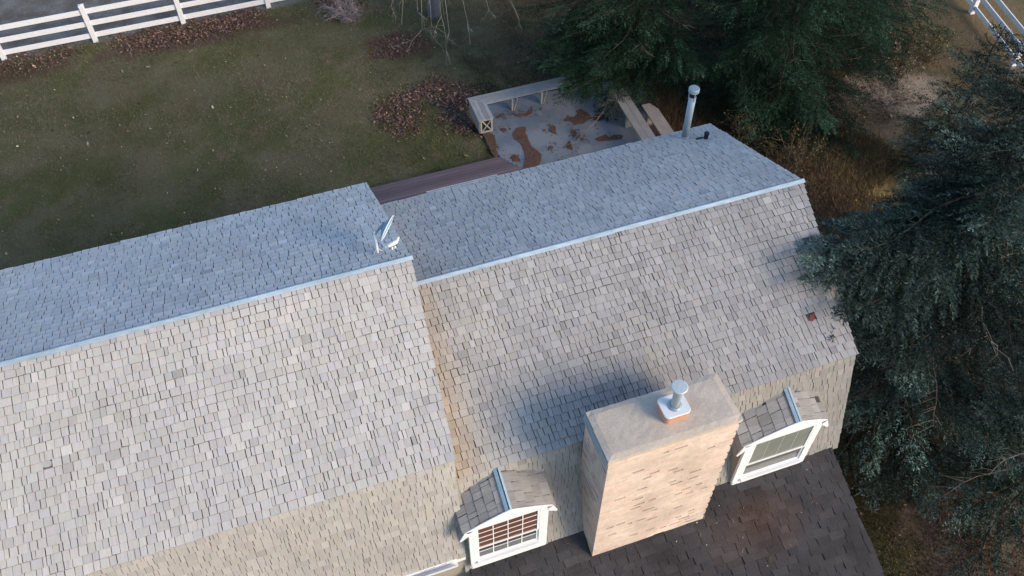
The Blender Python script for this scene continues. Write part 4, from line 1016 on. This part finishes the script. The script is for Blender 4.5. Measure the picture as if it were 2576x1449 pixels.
def dry(cx, cy, rx, ry, n, h, cols, seed, label, lean=1.1):
    g = np.random.default_rng(seed); a = g.uniform(0, 6.28, n); r_ = np.sqrt(g.random(n))*(1+g.normal(0, .12, n)); P = np.column_stack([cx+rx*r_*np.cos(a), cy+ry*r_*np.sin(a), np.full(n, -.02)])
    cl = hashn(P, 4.0); P = P[g.random(n) < .3+.8*cl]; C = np.array(cols)[g.integers(0, len(cols), len(P))]*np.exp(g.normal(0, .25, (len(P), 1)))
    V, C = blades(P, h, .016, C, lean, g); o = build_tris(V, C, 'dry_grass', M['blade'], org=(cx, cy, 0)); tag(o, label, 'grass', None, 'stuff')
g = np.random.default_rng(72); Q = np.vstack([b_[g.integers(0, len(b_), 22)]*.55+b_.mean(0)*.45+np.column_stack([g.normal(0, .11, 22), g.normal(0, .11, 22), g.uniform(.004, .016, 22)]) for b_ in PB])
Q = np.vstack([Q, np.column_stack([g.uniform(5.3, 9.2, 60), g.uniform(13.5, 17.3, 60), g.uniform(.046, .055, 60)])]); Q[:, 2] = np.maximum(Q[:, 2], .048)
V, C = leaf_tris(Q, .045, g, np.array([(.115, .066, .046), (.085, .05, .036), (.16, .10, .07)])); o = build_tris(V, C, 'patio_leaves', M['leaf'], org=(7, 15.5, 0)); tag(o, 'brown dead leaves strewn over the patio', 'leaves', None, 'stuff')
GOLD = [(0.21, .158, .075), (0.165, .122, .062), (0.27, .21, .11), (0.15, .10, .06)]; BRN = [(0.17, .115, .072), (0.125, .085, .055), (0.21, .145, .095)]
q = atz(2190, 260); g = np.random.default_rng(71)
P = np.column_stack([q[0]+g.normal(0, 1.3, 900), q[1]+g.normal(0, .8, 900), g.uniform(.004, .03, 900)]); V, C = leaf_tris(P, .05, g, np.array([(.05, .035, .025), (.10, .07, .05), (.20, .16, .12), (.03, .022, .016)])); o = build_tris(V, C, 'path_litter', M['leaf'], org=(q[0], q[1], 0)); tag(o, 'dark leaf litter strewn over the pale path', 'leaves', None, 'stuff')
def dpx(px, py, rx, ry, n, h, cols, seed, label, lean=1.1):
    q = atz(px, py); dry(q[0], q[1], rx, ry, n, h, cols, seed, label, lean)
dpx(2115, 520, 0.95, 1.8, 34000, .20, GOLD, 81, 'tall golden dead grass beyond the right end of the ridge', 1.4)
dpx(2130, 400, 1.2, 1.0, 22000, .16, GOLD+[(.13, .11, .04)], 82, 'short golden olive grass next to the pale path', 1.4)
dpx(2025, 500, 1.0, 1.5, 24000, .26, BRN, 83, 'brown dead grass between the roof corner and the golden grass', 1.5)
dpx(1700, 320, .6, 1.6, 9000, .30, BRN+[(0.16, .085, .035)], 84, 'rusty dead grass beside the plank bench')
dpx(2420, 1400, 1.5, 1.1, 12000, .07, BRN, 85, 'thin brown grass below the lower right spruce')
dry(8.2, 3.4, .9, 2.0, 12000, .06, [(0.045, .044, .016), (0.06, .048, .02)], 86, 'short dark green grass beside the porch roof')
dpx(2170, 270, 1.8, 0.9, 12000, .05, [(.20, .15, .11), (.16, .115, .08)], 87, 'sparse tan grass over the pale path')
dpx(1400, 60, 1.6, 2.2, 12000, .08, [(0.12, .088, .042), (0.09, .07, .034)], 88, 'ochre grass left of the back spruce')
n_tri = sum(len(o.data.polygons) for o in bpy.data.objects if o.type == 'MESH'); print('objects', len(bpy.data.objects), 'faces', n_tri)
